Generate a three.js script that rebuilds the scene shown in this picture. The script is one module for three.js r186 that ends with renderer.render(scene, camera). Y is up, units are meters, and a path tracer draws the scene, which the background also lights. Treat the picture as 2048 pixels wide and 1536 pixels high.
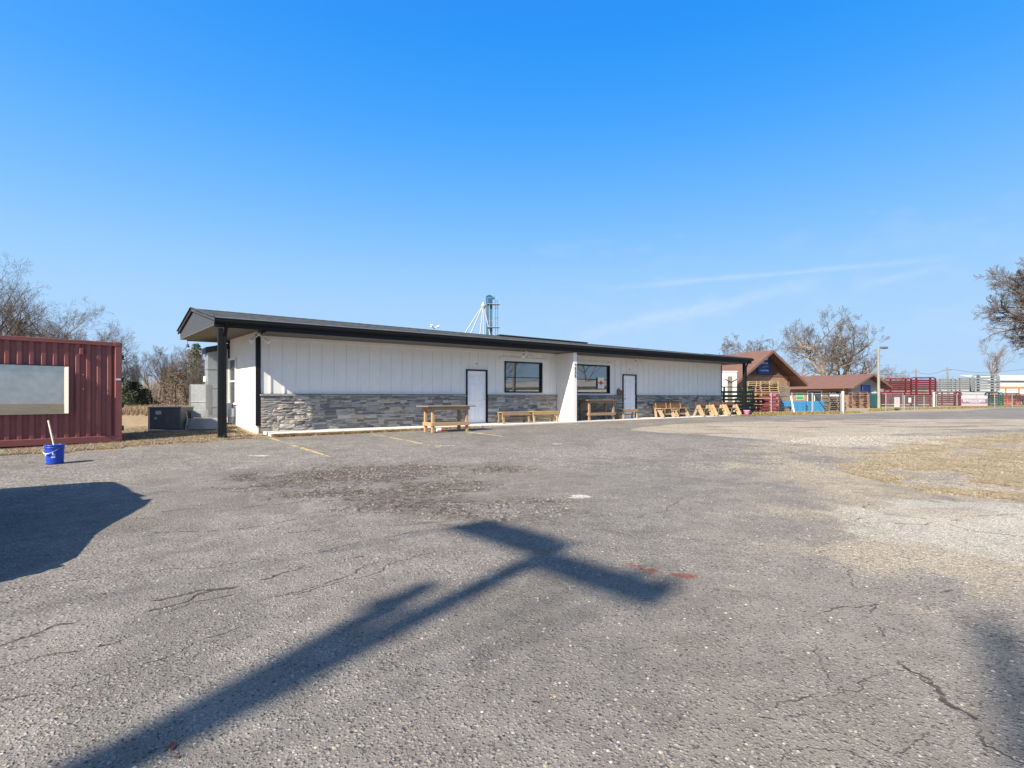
import * as THREE from 'three';
import { mergeGeometries } from 'three/addons/utils/BufferGeometryUtils.js';
import { TextGeometry } from 'three/addons/geometries/TextGeometry.js';
import { FontLoader } from 'three/addons/loaders/FontLoader.js';

// ------------------------------------------------------------------ camera, sky, sun, exposure
const scene = new THREE.Scene();
const camera = new THREE.PerspectiveCamera(70.44, 4 / 3, 0.1, 4000);
camera.position.set(0, 1.3, 0);
camera.lookAt(0, 1.3, -10);
camera.setViewOffset(2048, 1536, 0, -27, 2048, 1536);          // a shifted lens keeps the verticals upright

const renderer = new THREE.WebGLRenderer({ antialias: true });
renderer.setSize(1024, 768);
renderer.toneMapping = THREE.LinearToneMapping;
renderer.toneMappingExposure = 2.15;
renderer.shadowMap.enabled = true;

const SUN = new THREE.Vector3(-0.592, 0.775, 0.806).normalize();
const sun = new THREE.DirectionalLight(0xfff1dc, 4.9);
sun.position.copy(SUN).multiplyScalar(120);
sun.castShadow = true;
sun.shadow.mapSize.set(4096, 4096);
Object.assign(sun.shadow.camera, { left: -70, right: 70, top: 70, bottom: -70, near: 1, far: 320 });
scene.add(sun, sun.target);

// ------------------------------------------------------------------ random numbers and noise
function rng(seed) { let a = seed >>> 0; return () => { a = (a + 0x6D2B79F5) | 0; let t = Math.imul(a ^ (a >>> 15), 1 | a); t = (t + Math.imul(t ^ (t >>> 7), 61 | t)) ^ t; return ((t ^ (t >>> 14)) >>> 0) / 4294967296; }; }
const NT = new Float32Array(65536); { const r = rng(77); for (let i = 0; i < 65536; i++) NT[i] = r(); }
function vn(x, y) {                                                    // value noise 0..1, period 256
  const xi = Math.floor(x), yi = Math.floor(y); let fx = x - xi, fy = y - yi;
  fx = fx * fx * (3 - 2 * fx); fy = fy * fy * (3 - 2 * fy);
  const a = (yi & 255) << 8, b = ((yi + 1) & 255) << 8, c = xi & 255, d = (xi + 1) & 255;
  const p = NT[a | c] + (NT[a | d] - NT[a | c]) * fx, q = NT[b | c] + (NT[b | d] - NT[b | c]) * fx;
  return p + (q - p) * fy;
}
function fbm(x, y, o = 4) { let s = 0, a = 0.5, n = 0; for (let i = 0; i < o; i++) { s += a * vn(x, y); n += a; a *= 0.5; x = x * 2.03 + 17.3; y = y * 2.03 + 9.1; } return s / n; }
const clamp = (v, a = 0, b = 1) => v < a ? a : v > b ? b : v;
const ss = (a, b, v) => { v = clamp((v - a) / (b - a)); return v * v * (3 - 2 * v); };
const mix = (a, b, t) => a + (b - a) * t;
const SRGB = new Uint8Array(4097); for (let i = 0; i <= 4096; i++) { const c = i / 4096; SRGB[i] = Math.round(255 * (c <= 0.0031308 ? c * 12.92 : 1.055 * Math.pow(c, 1 / 2.4) - 0.055)); }
const enc = (v) => SRGB[(clamp(v) * 4096) | 0];
const lin = (c) => { c /= 255; return c <= 0.04045 ? c / 12.92 : Math.pow((c + 0.055) / 1.055, 2.4); };

// ------------------------------------------------------------------ sky: clear blue, pale at the horizon, thin streaks of high cloud
{
  const W = 2048, H = 1024, E = renderer.toneMappingExposure, data = new Float32Array(W * H * 4);
  const stops = [[-90, 150, 150, 148], [-2, 176, 196, 214], [0, 190, 218, 246], [5, 181, 218, 255], [9, 170, 213, 255], [12.2, 156, 207, 255], [20, 110, 184, 255], [27, 70, 165, 254], [35.5, 36, 147, 248], [50, 54, 120, 190], [70, 62, 102, 152], [90, 62, 96, 142]];
  const ang = (px, py) => { const x = px - 1024, y = 795 - py, l = Math.hypot(x, 1088); return [Math.atan2(x, 1088) * 57.2958, Math.atan2(y, l) * 57.2958]; };
  const streaks = [[[1215, 577], [1420, 558], [1680, 536], [1920, 513]], [[1140, 678], [1290, 640], [1450, 610], [1655, 552]], [[1700, 577], [1790, 556], [1905, 530]]].map((s) => s.map((p) => ang(p[0], p[1])));
  const wide = [0.17, 0.7, 0.45], amt = [0.3, 0.27, 0.22];
  for (let j = 0; j < H; j++) {
    const el = (j + 0.5) / H * 180 - 90;
    let k = 0; while (k < stops.length - 2 && el > stops[k + 1][0]) k++;
    const a = stops[k], b = stops[k + 1], t = clamp((el - a[0]) / (b[0] - a[0]));
    const c = [1, 2, 3].map((i) => lin(a[i] + (b[i] - a[i]) * t));
    for (let i = 0; i < W; i++) {
      const az = (i + 0.5) / W * 360 - 180;
      let cl = 0;
      if (az > 2 && az < 45 && el > 2 && el < 16) {
        const pts = [az, el];
        streaks.forEach((s, n) => {
          for (let q = 0; q < s.length - 1; q++) {
            const [x0, y0] = s[q], [x1, y1] = s[q + 1], dx = x1 - x0, dy = y1 - y0, u = ((pts[0] - x0) * dx + (pts[1] - y0) * dy) / (dx * dx + dy * dy);
            if (u < -0.02 || u > 1.02) continue;
            const d = Math.abs((pts[0] - x0) * dy - (pts[1] - y0) * dx) / Math.hypot(dx, dy), g = (q + u) / (s.length - 1);
            const w = wide[n] * (0.5 + 1.0 * vn(az * 0.5 + n * 9, el * 0.5));
            const f = Math.exp(-d * d / (w * w)) * Math.sqrt(Math.max(0, Math.sin(Math.PI * clamp(g, 0.01, 0.99)))) * (0.35 + 0.9 * fbm(az * 1.3 + 5 * n - el * 3.2, el * 4 + az * 0.9, 4));
            cl = Math.max(cl, f * amt[n]);
          }
        });
        cl += 0.05 * Math.max(0, fbm(az * 0.28 - el * 0.4, el * 0.9 + az * 0.2, 4) - 0.52) * 4;
      }
      const o = (j * W + i) * 4, ce = Math.cos(el / 57.2958), cs = SUN.y * Math.sin(el / 57.2958) + SUN.x * ce * Math.sin(az / 57.2958) - SUN.z * ce * Math.cos(az / 57.2958);
      const mie = el > -3 ? Math.min(1.6, 0.1 * 0.5775 / Math.pow(1.4225 - 1.3 * cs, 1.5)) : 0;             // forward scattering whitens the sky round the sun
      for (let q = 0; q < 3; q++) data[o + q] = (Math.max(0.004, mix(c[q], [0.86, 0.91, 0.98][q], cl) - 0.02) + mie * [1, 0.95, 0.86][q]) / E;
      data[o + 3] = 1;
    }
  }
  const sky = new THREE.DataTexture(data, W, H, THREE.RGBAFormat, THREE.FloatType);
  sky.mapping = THREE.EquirectangularReflectionMapping; sky.magFilter = sky.minFilter = THREE.LinearFilter; sky.needsUpdate = true;
  // the picture's centre column is -z: turn the map so that azimuth 0 lies there
  scene.background = sky; scene.environment = sky;
  scene.backgroundRotation.y = scene.environmentRotation.y = Math.PI / 2;
}

// ------------------------------------------------------------------ geometry helpers
const V = (x, y, z) => new THREE.Vector3(x, y, z);
const taken = new Map();
const numbered = (n) => { const k = taken.get(n) ?? 0; taken.set(n, k + 1); return k ? `${n}_${String(k).padStart(3, '0')}` : n; };
function obj(name, geos, mat, parent) {
  const g = Array.isArray(geos) ? merge(geos) : geos, m = new THREE.Mesh(g, mat);
  m.name = parent && parent !== scene ? name : numbered(name); m.castShadow = m.receiveShadow = true; (parent ?? scene).add(m); return m;
}
function thing(name, label, category, [x, y, z] = [0, 0, 0], turn = 0, group) {
  const o = new THREE.Group(); o.name = numbered(name); scene.add(o); o.position.set(x, y, z); o.rotation.y = turn;
  o.userData = { label, category }; if (group) o.userData.group = group; return o;
}
const tag = (o, label, category, group) => { o.userData.label = label; o.userData.category = category; if (group) o.userData.group = group; return o; };
const struct = (o, label) => { o.userData.kind = 'structure'; if (label) o.userData.label = label; return o; };
const stuff = (o, label, category) => { o.userData.kind = 'stuff'; if (label) o.userData.label = label; if (category) o.userData.category = category; return o; };
function copy(src, [x, y, z], turn, label) { const r = src.clone(); r.name = numbered(src.name.replace(/_\d{3}$/, '')); r.userData = { ...src.userData }; if (label) r.userData.label = label; scene.add(r); r.position.set(x, y, z); r.rotation.y = turn; return r; }
function plain(g) { const n = g.index ? g.toNonIndexed() : g; for (const k of Object.keys(n.attributes)) if (!['position', 'normal', 'uv', 'color'].includes(k)) n.deleteAttribute(k); if (!n.attributes.normal) n.computeVertexNormals(); if (!n.attributes.uv) metreUV(n); return n; }
function merge(gs) { gs = gs.map(plain); const col = gs.some((g) => g.attributes.color); if (!col) gs.forEach((g) => g.deleteAttribute('color')); return gs.length === 1 ? gs[0] : mergeGeometries(gs); }
function metreUV(g, off = 0) {                                          // uv in metres from the dominant face direction
  const p = g.attributes.position, n = g.attributes.normal, uv = new Float32Array(p.count * 2);
  for (let i = 0; i < p.count; i++) {
    const ax = Math.abs(n.getX(i)), ay = Math.abs(n.getY(i)), az = Math.abs(n.getZ(i));
    const [u, v] = ay >= ax && ay >= az ? [p.getX(i), p.getZ(i)] : ax >= az ? [p.getZ(i), p.getY(i)] : [p.getX(i), p.getY(i)];
    uv[2 * i] = u + off; uv[2 * i + 1] = v + off * 0.37;
  }
  g.setAttribute('uv', new THREE.BufferAttribute(uv, 2)); return g;
}
function fromTris(pos) { const g = new THREE.BufferGeometry(); g.setAttribute('position', new THREE.Float32BufferAttribute(pos, 3)); g.computeVertexNormals(); return metreUV(g); }
function cbox(w, h, d, x = 0, y = 0, z = 0, c = 0.006) {                // a box with chamfered edges, centred at x y z
  c = Math.min(c, w * 0.3, h * 0.3, d * 0.3);
  const a = [w / 2, h / 2, d / 2], P = [], v = (s, k) => [0, 1, 2].map((i) => s[i] * (i === k ? a[i] : a[i] - c));
  const quad = (p, q, r, t) => P.push(...p, ...q, ...r, ...p, ...r, ...t), out = (f, pts) => { const [p, q, r] = pts, m = [0, 1, 2].map((i) => (p[i] + q[i] + r[i])), e1 = q.map((s, i) => s - p[i]), e2 = r.map((s, i) => s - p[i]); const n = [e1[1] * e2[2] - e1[2] * e2[1], e1[2] * e2[0] - e1[0] * e2[2], e1[0] * e2[1] - e1[1] * e2[0]]; const o = n[0] * m[0] + n[1] * m[1] + n[2] * m[2] < 0 ? pts.slice().reverse() : pts; pts.length === 4 ? quad(...o) : P.push(...o.flat()); };
  for (let k = 0; k < 3; k++) { const i = (k + 1) % 3, j = (k + 2) % 3; for (const s of [-1, 1]) { const m = (p, q) => { const t = [0, 0, 0]; t[k] = s; t[i] = p; t[j] = q; return v(t, k); }; out(0, [m(-1, -1), m(1, -1), m(1, 1), m(-1, 1)]); } for (const p of [-1, 1]) for (const q of [-1, 1]) { const m = (s, f) => { const t = [0, 0, 0]; t[k] = s; t[i] = p; t[j] = q; return v(t, f); }; out(0, [m(-1, i), m(1, i), m(1, j), m(-1, j)]); } }
  for (const p of [-1, 1]) for (const q of [-1, 1]) for (const r of [-1, 1]) out(0, [v([p, q, r], 0), v([p, q, r], 1), v([p, q, r], 2)]);
  return fromTris(P).translate(x, y, z);
}
function box(w, h, d, x = 0, y = 0, z = 0) { const g = new THREE.BoxGeometry(w, h, d).toNonIndexed(); metreUV(g); return g.translate(x, y, z); }
function bar(a, b, w, h, c) {                                           // a rectangular bar from a to b
  a = V(...a); b = V(...b); const L = a.distanceTo(b), g = c === 0 ? box(w, h, L) : cbox(w, h, L, 0, 0, 0, c ?? 0.004), m = new THREE.Matrix4().lookAt(a, b, Math.abs(b.y - a.y) > 0.98 * L ? V(0, 0, 1) : V(0, 1, 0)); m.setPosition(a.clone().add(b).multiplyScalar(0.5)); return g.applyMatrix4(m);
}
function rod(a, b, r, r2 = r, n = 8, open = false) { a = V(...a); b = V(...b); const L = a.distanceTo(b), g = new THREE.CylinderGeometry(r2, r, L, n, 1, open); g.applyQuaternion(new THREE.Quaternion().setFromUnitVectors(V(0, 1, 0), b.clone().sub(a).normalize())); const m = a.add(b).multiplyScalar(0.5); return g.translate(m.x, m.y, m.z); }
function tube(pts, r, seg = 24, n = 6) { return new THREE.TubeGeometry(new THREE.CatmullRomCurve3(pts.map((p) => V(...p))), seg, r, n); }
function prism(outline, depth, bevel = 0) { const s = new THREE.Shape(outline.map(([x, y]) => new THREE.Vector2(x, y))); return new THREE.ExtrudeGeometry(s, { depth, bevelEnabled: bevel > 0, bevelSize: bevel, bevelThickness: bevel, bevelSegments: 1, curveSegments: 6 }); }
function tri4(p) { return fromTris([...p[0], ...p[1], ...p[2], ...p[0], ...p[2], ...p[3]]); }
function slabFrom(q, th) {                                              // a sheet of four corners with thickness downward
  const b = q.map(([x, y, z]) => [x, y - th, z]), P = [], f = (a, c, d, e) => P.push(...a, ...c, ...d, ...a, ...d, ...e);
  f(q[0], q[1], q[2], q[3]); f(b[3], b[2], b[1], b[0]); for (let i = 0; i < 4; i++) { const j = (i + 1) % 4; f(q[i], b[i], b[j], q[j]); } return fromTris(P);
}
function colour(g, r, gg, b) { const n = g.attributes.position.count, a = new Float32Array(n * 3); for (let i = 0; i < n; i++) { a[3 * i] = r; a[3 * i + 1] = gg; a[3 * i + 2] = b; } g.setAttribute('color', new THREE.BufferAttribute(a, 3)); return g; }

// ------------------------------------------------------------------ textures and materials
function tex(w, h, fn, { data = false, repeat } = {}) {                 // fn(x, y) -> [r,g,b] linear, or a number
  const d = new Uint8Array(w * h * 4); let o = 0;
  for (let y = 0; y < h; y++) for (let x = 0; x < w; x++, o += 4) { const c = fn(x / w, y / h); if (typeof c === 'number') { d[o] = d[o + 1] = d[o + 2] = data ? clamp(c) * 255 : enc(c); } else { d[o] = data ? c[0] * 255 : enc(c[0]); d[o + 1] = data ? c[1] * 255 : enc(c[1]); d[o + 2] = data ? c[2] * 255 : enc(c[2]); } d[o + 3] = 255; }
  return dtex(d, w, h, data, repeat);
}
function dtex(d, w, h, data, repeat) { const t = new THREE.DataTexture(d, w, h); t.magFilter = THREE.LinearFilter; t.minFilter = THREE.LinearMipmapLinearFilter; t.generateMipmaps = true; t.wrapS = t.wrapT = THREE.RepeatWrapping; if (!data) t.colorSpace = THREE.SRGBColorSpace; if (repeat) t.repeat.set(repeat[0], repeat[1] ?? repeat[0]); t.needsUpdate = true; return t; }
function tn(x, y, f, o = 4, ph = 0) {                                    // tileable fbm: f whole cycles per tile
  let s = 0, a = 0.5, n = 0; for (let i = 0; i < o; i++) { const X = x * f, Y = y * f, xi = Math.floor(X), yi = Math.floor(Y); let fx = X - xi, fy = Y - yi; fx = fx * fx * (3 - 2 * fx); fy = fy * fy * (3 - 2 * fy); const w = (p, q) => NT[(((q % f + ph * 31 + i * 57) & 255) << 8) | ((p % f + ph * 13 + i * 91) & 255)]; const p = w(xi, yi) + (w(xi + 1, yi) - w(xi, yi)) * fx, q = w(xi, yi + 1) + (w(xi + 1, yi + 1) - w(xi, yi + 1)) * fx; s += a * (p + (q - p) * fy); n += a; a *= 0.5; f *= 2; } return s / n;
}
function canvasTex(w, h, draw) { const c = document.createElement('canvas'); c.width = w; c.height = h; const x = c.getContext('2d'); draw(x, w, h); const t = new THREE.CanvasTexture(c); t.colorSpace = THREE.SRGBColorSpace; return t; }
const mat = (r, g, b, rough = 0.8, extra = {}) => { const m = new THREE.MeshStandardMaterial({ roughness: rough, ...extra }); m.color.setRGB(r, g, b); return m; };

const grain = tex(512, 512, (x, y) => { const g = tn(x * 1.0, y, 4, 5, 1), l = tn((y + 0.05 * g) % 1, (x * 0.125) % 1, 32, 3, 2); return 0.62 + 0.3 * l + 0.16 * (g - 0.5); });
const grainBump = tex(512, 512, (x, y) => { const g = tn(x, y, 4, 5, 1), l = tn((y + 0.05 * g) % 1, (x * 0.125) % 1, 32, 3, 2); return l; }, { data: true });
const speck = tex(512, 512, (x, y) => 0.72 + 0.28 * tn(x, y, 8, 6, 3));
const speckBump = tex(512, 512, (x, y) => 0.6 * tn(x, y, 32, 3, 4) + 0.4 * tn(x, y, 8, 3, 5), { data: true });
const spangle = tex(512, 512, (x, y) => { const a = tn(x, y, 24, 2, 6), b = tn(x, y, 6, 4, 7); return 0.62 + 0.22 * a + 0.18 * b; });
const shingle = tex(1024, 1024, (x, y) => {                            // asphalt shingles 2 m x 2 m: granules, tabs of mixed tone, thin shadow gaps cut in the bump
  const row = Math.floor(y * 14), tx = x * 12 + (row % 2) * 0.5 + NT[row * 7 & 65535] * 3, tab = Math.floor(tx), t = NT[(row * 131 + (((tab % 12) + 12) % 12) * 17 + 900) & 65535];
  const g = tn(x, y, 128, 2, 8); return [0.95, 1.0, 0.97].map((k) => k * (0.012 + 0.034 * t * t + 0.03 * g * (0.4 + t)));
});
const shingleBump = tex(512, 512, (x, y) => clamp((y * 14) % 1 * 0.8 + 0.2 * tn(x, y, 64, 2, 8)), { data: true });
const brick = tex(512, 512, (x, y) => { const row = Math.floor(y * 16), bx = x * 5 + (row % 2) * 0.5, i = Math.floor(bx), fx = bx - i, fy = y * 16 - row; const m = fx < 0.05 || fy < 0.14; const t = NT[(row * 71 + (i % 5) * 13 + 300) & 65535], u = NT[(row * 37 + (i % 5) * 29 + 700) & 65535], n = tn(x, y, 32, 3, 3); return m ? [0.28, 0.25, 0.21] : [mix(0.17, 0.32, t) * (0.8 + 0.4 * n), mix(0.085, 0.175, t * 0.8 + u * 0.2) * (0.8 + 0.4 * n), mix(0.05, 0.105, t) * (0.8 + 0.4 * n)]; });
const brickBump = tex(512, 512, (x, y) => { const row = Math.floor(y * 16), bx = x * 5 + (row % 2) * 0.5, fx = bx - Math.floor(bx), fy = y * 16 - row; return fx < 0.05 || fy < 0.14 ? 0 : 0.9; }, { data: true });
const paintMap = tex(1024, 1024, (x, y) => { const a = tn(x, y, 4, 5, 11), st = tn(x, (y * 0.25) % 1, 64, 3, 12); return 0.86 + 0.1 * a + 0.06 * (st - 0.5); });   // roller-painted boards, faint grime
const oxide = tex(1024, 1024, (x, y) => {                              // chalky red container paint: streaks, scuffs, a few rust spots
  const a = tn(x, y, 6, 5, 13), s = tn(x, (y * 0.25) % 1, 64, 4, 14), r = ss(0.74, 0.8, tn(x, y, 48, 4, 15)) * ss(0.5, 0.65, tn(x, y, 4, 3, 18)), c = ss(0.55, 0.9, tn(x, y, 3, 4, 16));
  const k = 0.84 + 0.22 * a + 0.2 * (s - 0.5); return [mix(0.265 * k, 0.12, r * 0.8) + 0.035 * c, mix(0.082 * k, 0.05, r * 0.8) + 0.03 * c, mix(0.07 * k, 0.03, r * 0.8) + 0.024 * c];
});
const uvScale = (t, s) => { const c = t.clone(); c.repeat.set(s, s); c.needsUpdate = true; return c; };

const M = {
  white: mat(0.83, 0.805, 0.755, 0.55, { map: uvScale(paintMap, 0.5), bumpMap: uvScale(speckBump, 3), bumpScale: 0.0008 }),
  whiteTrim: mat(0.8, 0.8, 0.785, 0.45, { map: uvScale(paintMap, 0.7) }),
  black: new THREE.MeshPhysicalMaterial({ color: new THREE.Color().setRGB(0.009, 0.0095, 0.011), roughness: 0.5, specularIntensity: 0.45 }),
  blackMatte: mat(0.02, 0.021, 0.024, 0.7),
  slate: mat(0.046, 0.053, 0.06, 0.6, { map: uvScale(speck, 0.8) }),
  soffit: mat(0.16, 0.15, 0.135, 0.8, { map: uvScale(grain, 0.7) }),
  shingle: mat(1, 1, 1, 0.95, { map: uvScale(shingle, 0.5), bumpMap: uvScale(shingleBump, 0.5), bumpScale: 0.012 }),
  wood: mat(0.47, 0.3, 0.145, 0.7, { map: uvScale(grain, 1.5), bumpMap: uvScale(grainBump, 1.5), bumpScale: 0.001 }),
  woodPale: mat(0.45, 0.33, 0.18, 0.7, { map: uvScale(grain, 1.3), bumpMap: uvScale(grainBump, 1.3), bumpScale: 0.001 }),
  woodBrown: mat(0.2, 0.105, 0.05, 0.6, { map: uvScale(grain, 1.5) }),
  woodGrey: mat(0.27, 0.22, 0.17, 0.8, { map: uvScale(grain, 0.9), bumpMap: uvScale(grainBump, 0.9), bumpScale: 0.002 }),
  pallet: mat(0.46, 0.34, 0.19, 0.85, { map: uvScale(grain, 1.1) }),
  palletOld: mat(0.24, 0.19, 0.135, 0.9, { map: uvScale(grain, 1.1) }),
  concrete: mat(0.5, 0.48, 0.45, 0.9, { map: uvScale(speck, 0.8), bumpMap: uvScale(speckBump, 2), bumpScale: 0.002 }),
  galv: mat(0.47, 0.505, 0.53, 0.42, { metalness: 0.65, map: uvScale(spangle, 1.2) }),
  galvDull: mat(0.4, 0.415, 0.43, 0.5, { metalness: 0.6 }),
  steelRed: mat(0.105, 0.008, 0.014, 0.55), steelGreen: mat(0.014, 0.07, 0.04, 0.5), steelGrey: mat(0.24, 0.265, 0.28, 0.5, { metalness: 0.4 }),
  oxide: new THREE.MeshStandardMaterial({ roughness: 0.6, map: uvScale(oxide, 0.5), bumpMap: uvScale(speckBump, 1), bumpScale: 0.0015 }),
  hvac: mat(0.1, 0.115, 0.112, 0.55, { map: uvScale(speck, 1) }),
  roofRed: mat(0.155, 0.082, 0.066, 0.95, { map: uvScale(speck, 0.6), bumpMap: uvScale(shingleBump, 0.5), bumpScale: 0.012 }),
  brownSiding: mat(0.14, 0.075, 0.06, 0.8, { map: uvScale(grain, 0.5) }),
  brownTrim: mat(0.16, 0.085, 0.065, 0.7),
  brick: mat(1, 1, 1, 0.9, { map: uvScale(brick, 0.8), bumpMap: uvScale(brickBump, 0.8), bumpScale: 0.006 }),
  chrome: mat(0.7, 0.7, 0.7, 0.25, { metalness: 1 }),
  bark: mat(0.2, 0.165, 0.135, 0.95, { map: uvScale(speck, 0.5) }), barkDark: mat(0.105, 0.082, 0.066, 0.95), barkRed: mat(0.13, 0.095, 0.075, 0.95),
};

// ------------------------------------------------------------------ the lie of the land (D = metres ahead of the photographer, z = -D)
const HD = [-400, 4, 10, 15, 20, 26, 32, 60, 100, 4000], HH = [0, 0, 0.04, 0.13, 0.20, 0.27, 0.30, 0.30, 0.33, 0.33];
function ground(x, D) {
  let k = 0; while (k < HD.length - 2 && D > HD[k + 1]) k++;
  const t = clamp((D - HD[k]) / (HD[k + 1] - HD[k])); let h = mix(HH[k], HH[k + 1], t);
  const mx = (x + 9.9) / 2.0, mz = (D - 19.4) / 3.1; h += 0.2 * Math.exp(-(mx * mx + mz * mz));         // the grassy rise beside the gable end
  return h;
}
const gy = (x, z) => ground(x, -z);

// outlines on the ground, as [x, D]
const Z = {
  apron: [[3.9, 18.95], [6.32, 21.75], [8.99, 23.51], [13.31, 25.1], [17.5, 26.0], [24, 26.2], [30, 24], [24, 20.5], [16, 18.5], [11.5, 16.9], [10.48, 15.28], [7.88, 13.92], [7.1, 14.98], [6.07, 16.28], [4.9, 17.41]],
  gravel: [[7.2, 14.6], [9.0, 16.0], [11.4, 16.4], [13.5, 16.2], [12.4, 14.4], [9.16, 13.5], [7.92, 13.2]],
  grassR: [[7.6, 11.3], [9.2, 13.2], [11.8, 15.4], [15.4, 17.6], [30, 21], [60, 16], [40, 6], [12, 6.4], [6.31, 6.75], [5.5, 7.0], [4.5, 7.2], [4.5, 8.4], [5.7, 10.2]],
  concR: [[3.32, 5.72], [3.95, 6.35], [4.85, 6.8], [5.74, 6.96], [6.6, 6.71], [12, 6.2], [12, 2.4], [4.4, 3.2], [3.9, 4.2], [3.7, 4.7], [3.37, 4.86], [3.1, 5.21]],
  dirt: [[7.0, 14.2], [5.6, 12.6], [4.4, 10.6], [3.9, 8.6], [3.6, 7.2], [2.7, 5.6], [2.4, 4.7], [2.75, 4.1], [3.3, 3.2], [5, 2.2], [9, 2.4], [9, 8], [16, 14], [24, 19], [13, 17.6], [9.5, 15.6]],
  fieldL: [[-60, 5], [-18, 9.3], [-11.6, 10.9], [-9.93, 12.0], [-9.3, 13.1], [-8.3, 14.1], [-7.5, 15.2], [-6.95, 16.2], [-7.6, 17.6], [-9, 22], [5, 40], [8, 80], [-60, 140], [-140, 60]],
  slabEdge: [[-7.0, 16.0], [-2, 19.4], [4, 23.7], [11.5, 29.4], [11.2, 30], [3.6, 24.4], [-2.4, 20], [-7.3, 16.5]],
  broken: [[-4.6, 8.7], [-3.2, 10.3], [-1.5, 10.0], [0.2, 10.0], [0.1, 9.3], [-0.7, 8.6], [0.5, 6.6], [0.35, 5.9], [-0.64, 5.5], [-1.5, 5.9], [-2.7, 6.9], [-3.6, 7.1]],
  yard: [[10.5, 31.5], [15.5, 30.9], [21, 33.2], [24, 36], [33, 40], [44, 50], [60, 60], [90, 80], [90, 140], [0, 140], [4, 60]],
  verge: [[26, 39.3], [34, 46.2], [38.5, 48.2], [52, 56.5], [90, 76], [90, 84], [55, 66], [38, 52], [30, 45]],
  red: [[0.88, 4.27], [0.97, 4.21], [1.05, 4.12], [1.2, 4.03], [1.33, 4.0], [1.38, 3.91], [1.27, 3.86], [1.13, 3.95], [1.02, 4.05]],
};
for (const k of Object.keys(Z)) { const p = Z[k]; p.box = [Math.min(...p.map((q) => q[0])), Math.min(...p.map((q) => q[1])), Math.max(...p.map((q) => q[0])), Math.max(...p.map((q) => q[1]))]; }
function sd(p, x, y, far = 2) {                                          // signed distance, negative inside
  const b = p.box; if (x < b[0] - far || y < b[1] - far || x > b[2] + far || y > b[3] + far) return far;
  let d = 1e9, s = 1;
  for (let i = 0, j = p.length - 1; i < p.length; j = i++) {
    const ex = p[j][0] - p[i][0], ey = p[j][1] - p[i][1], wx = x - p[i][0], wy = y - p[i][1], t = clamp((wx * ex + wy * ey) / (ex * ex + ey * ey)), bx = wx - ex * t, by = wy - ey * t;
    d = Math.min(d, bx * bx + by * by);
    const c1 = y >= p[i][1], c2 = y < p[j][1], c3 = ex * wy > ey * wx; if ((c1 && c2 && c3) || (!c1 && !c2 && !c3)) s = -s;
  }
  return s * Math.sqrt(d);
}
const cracks = [];
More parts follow.
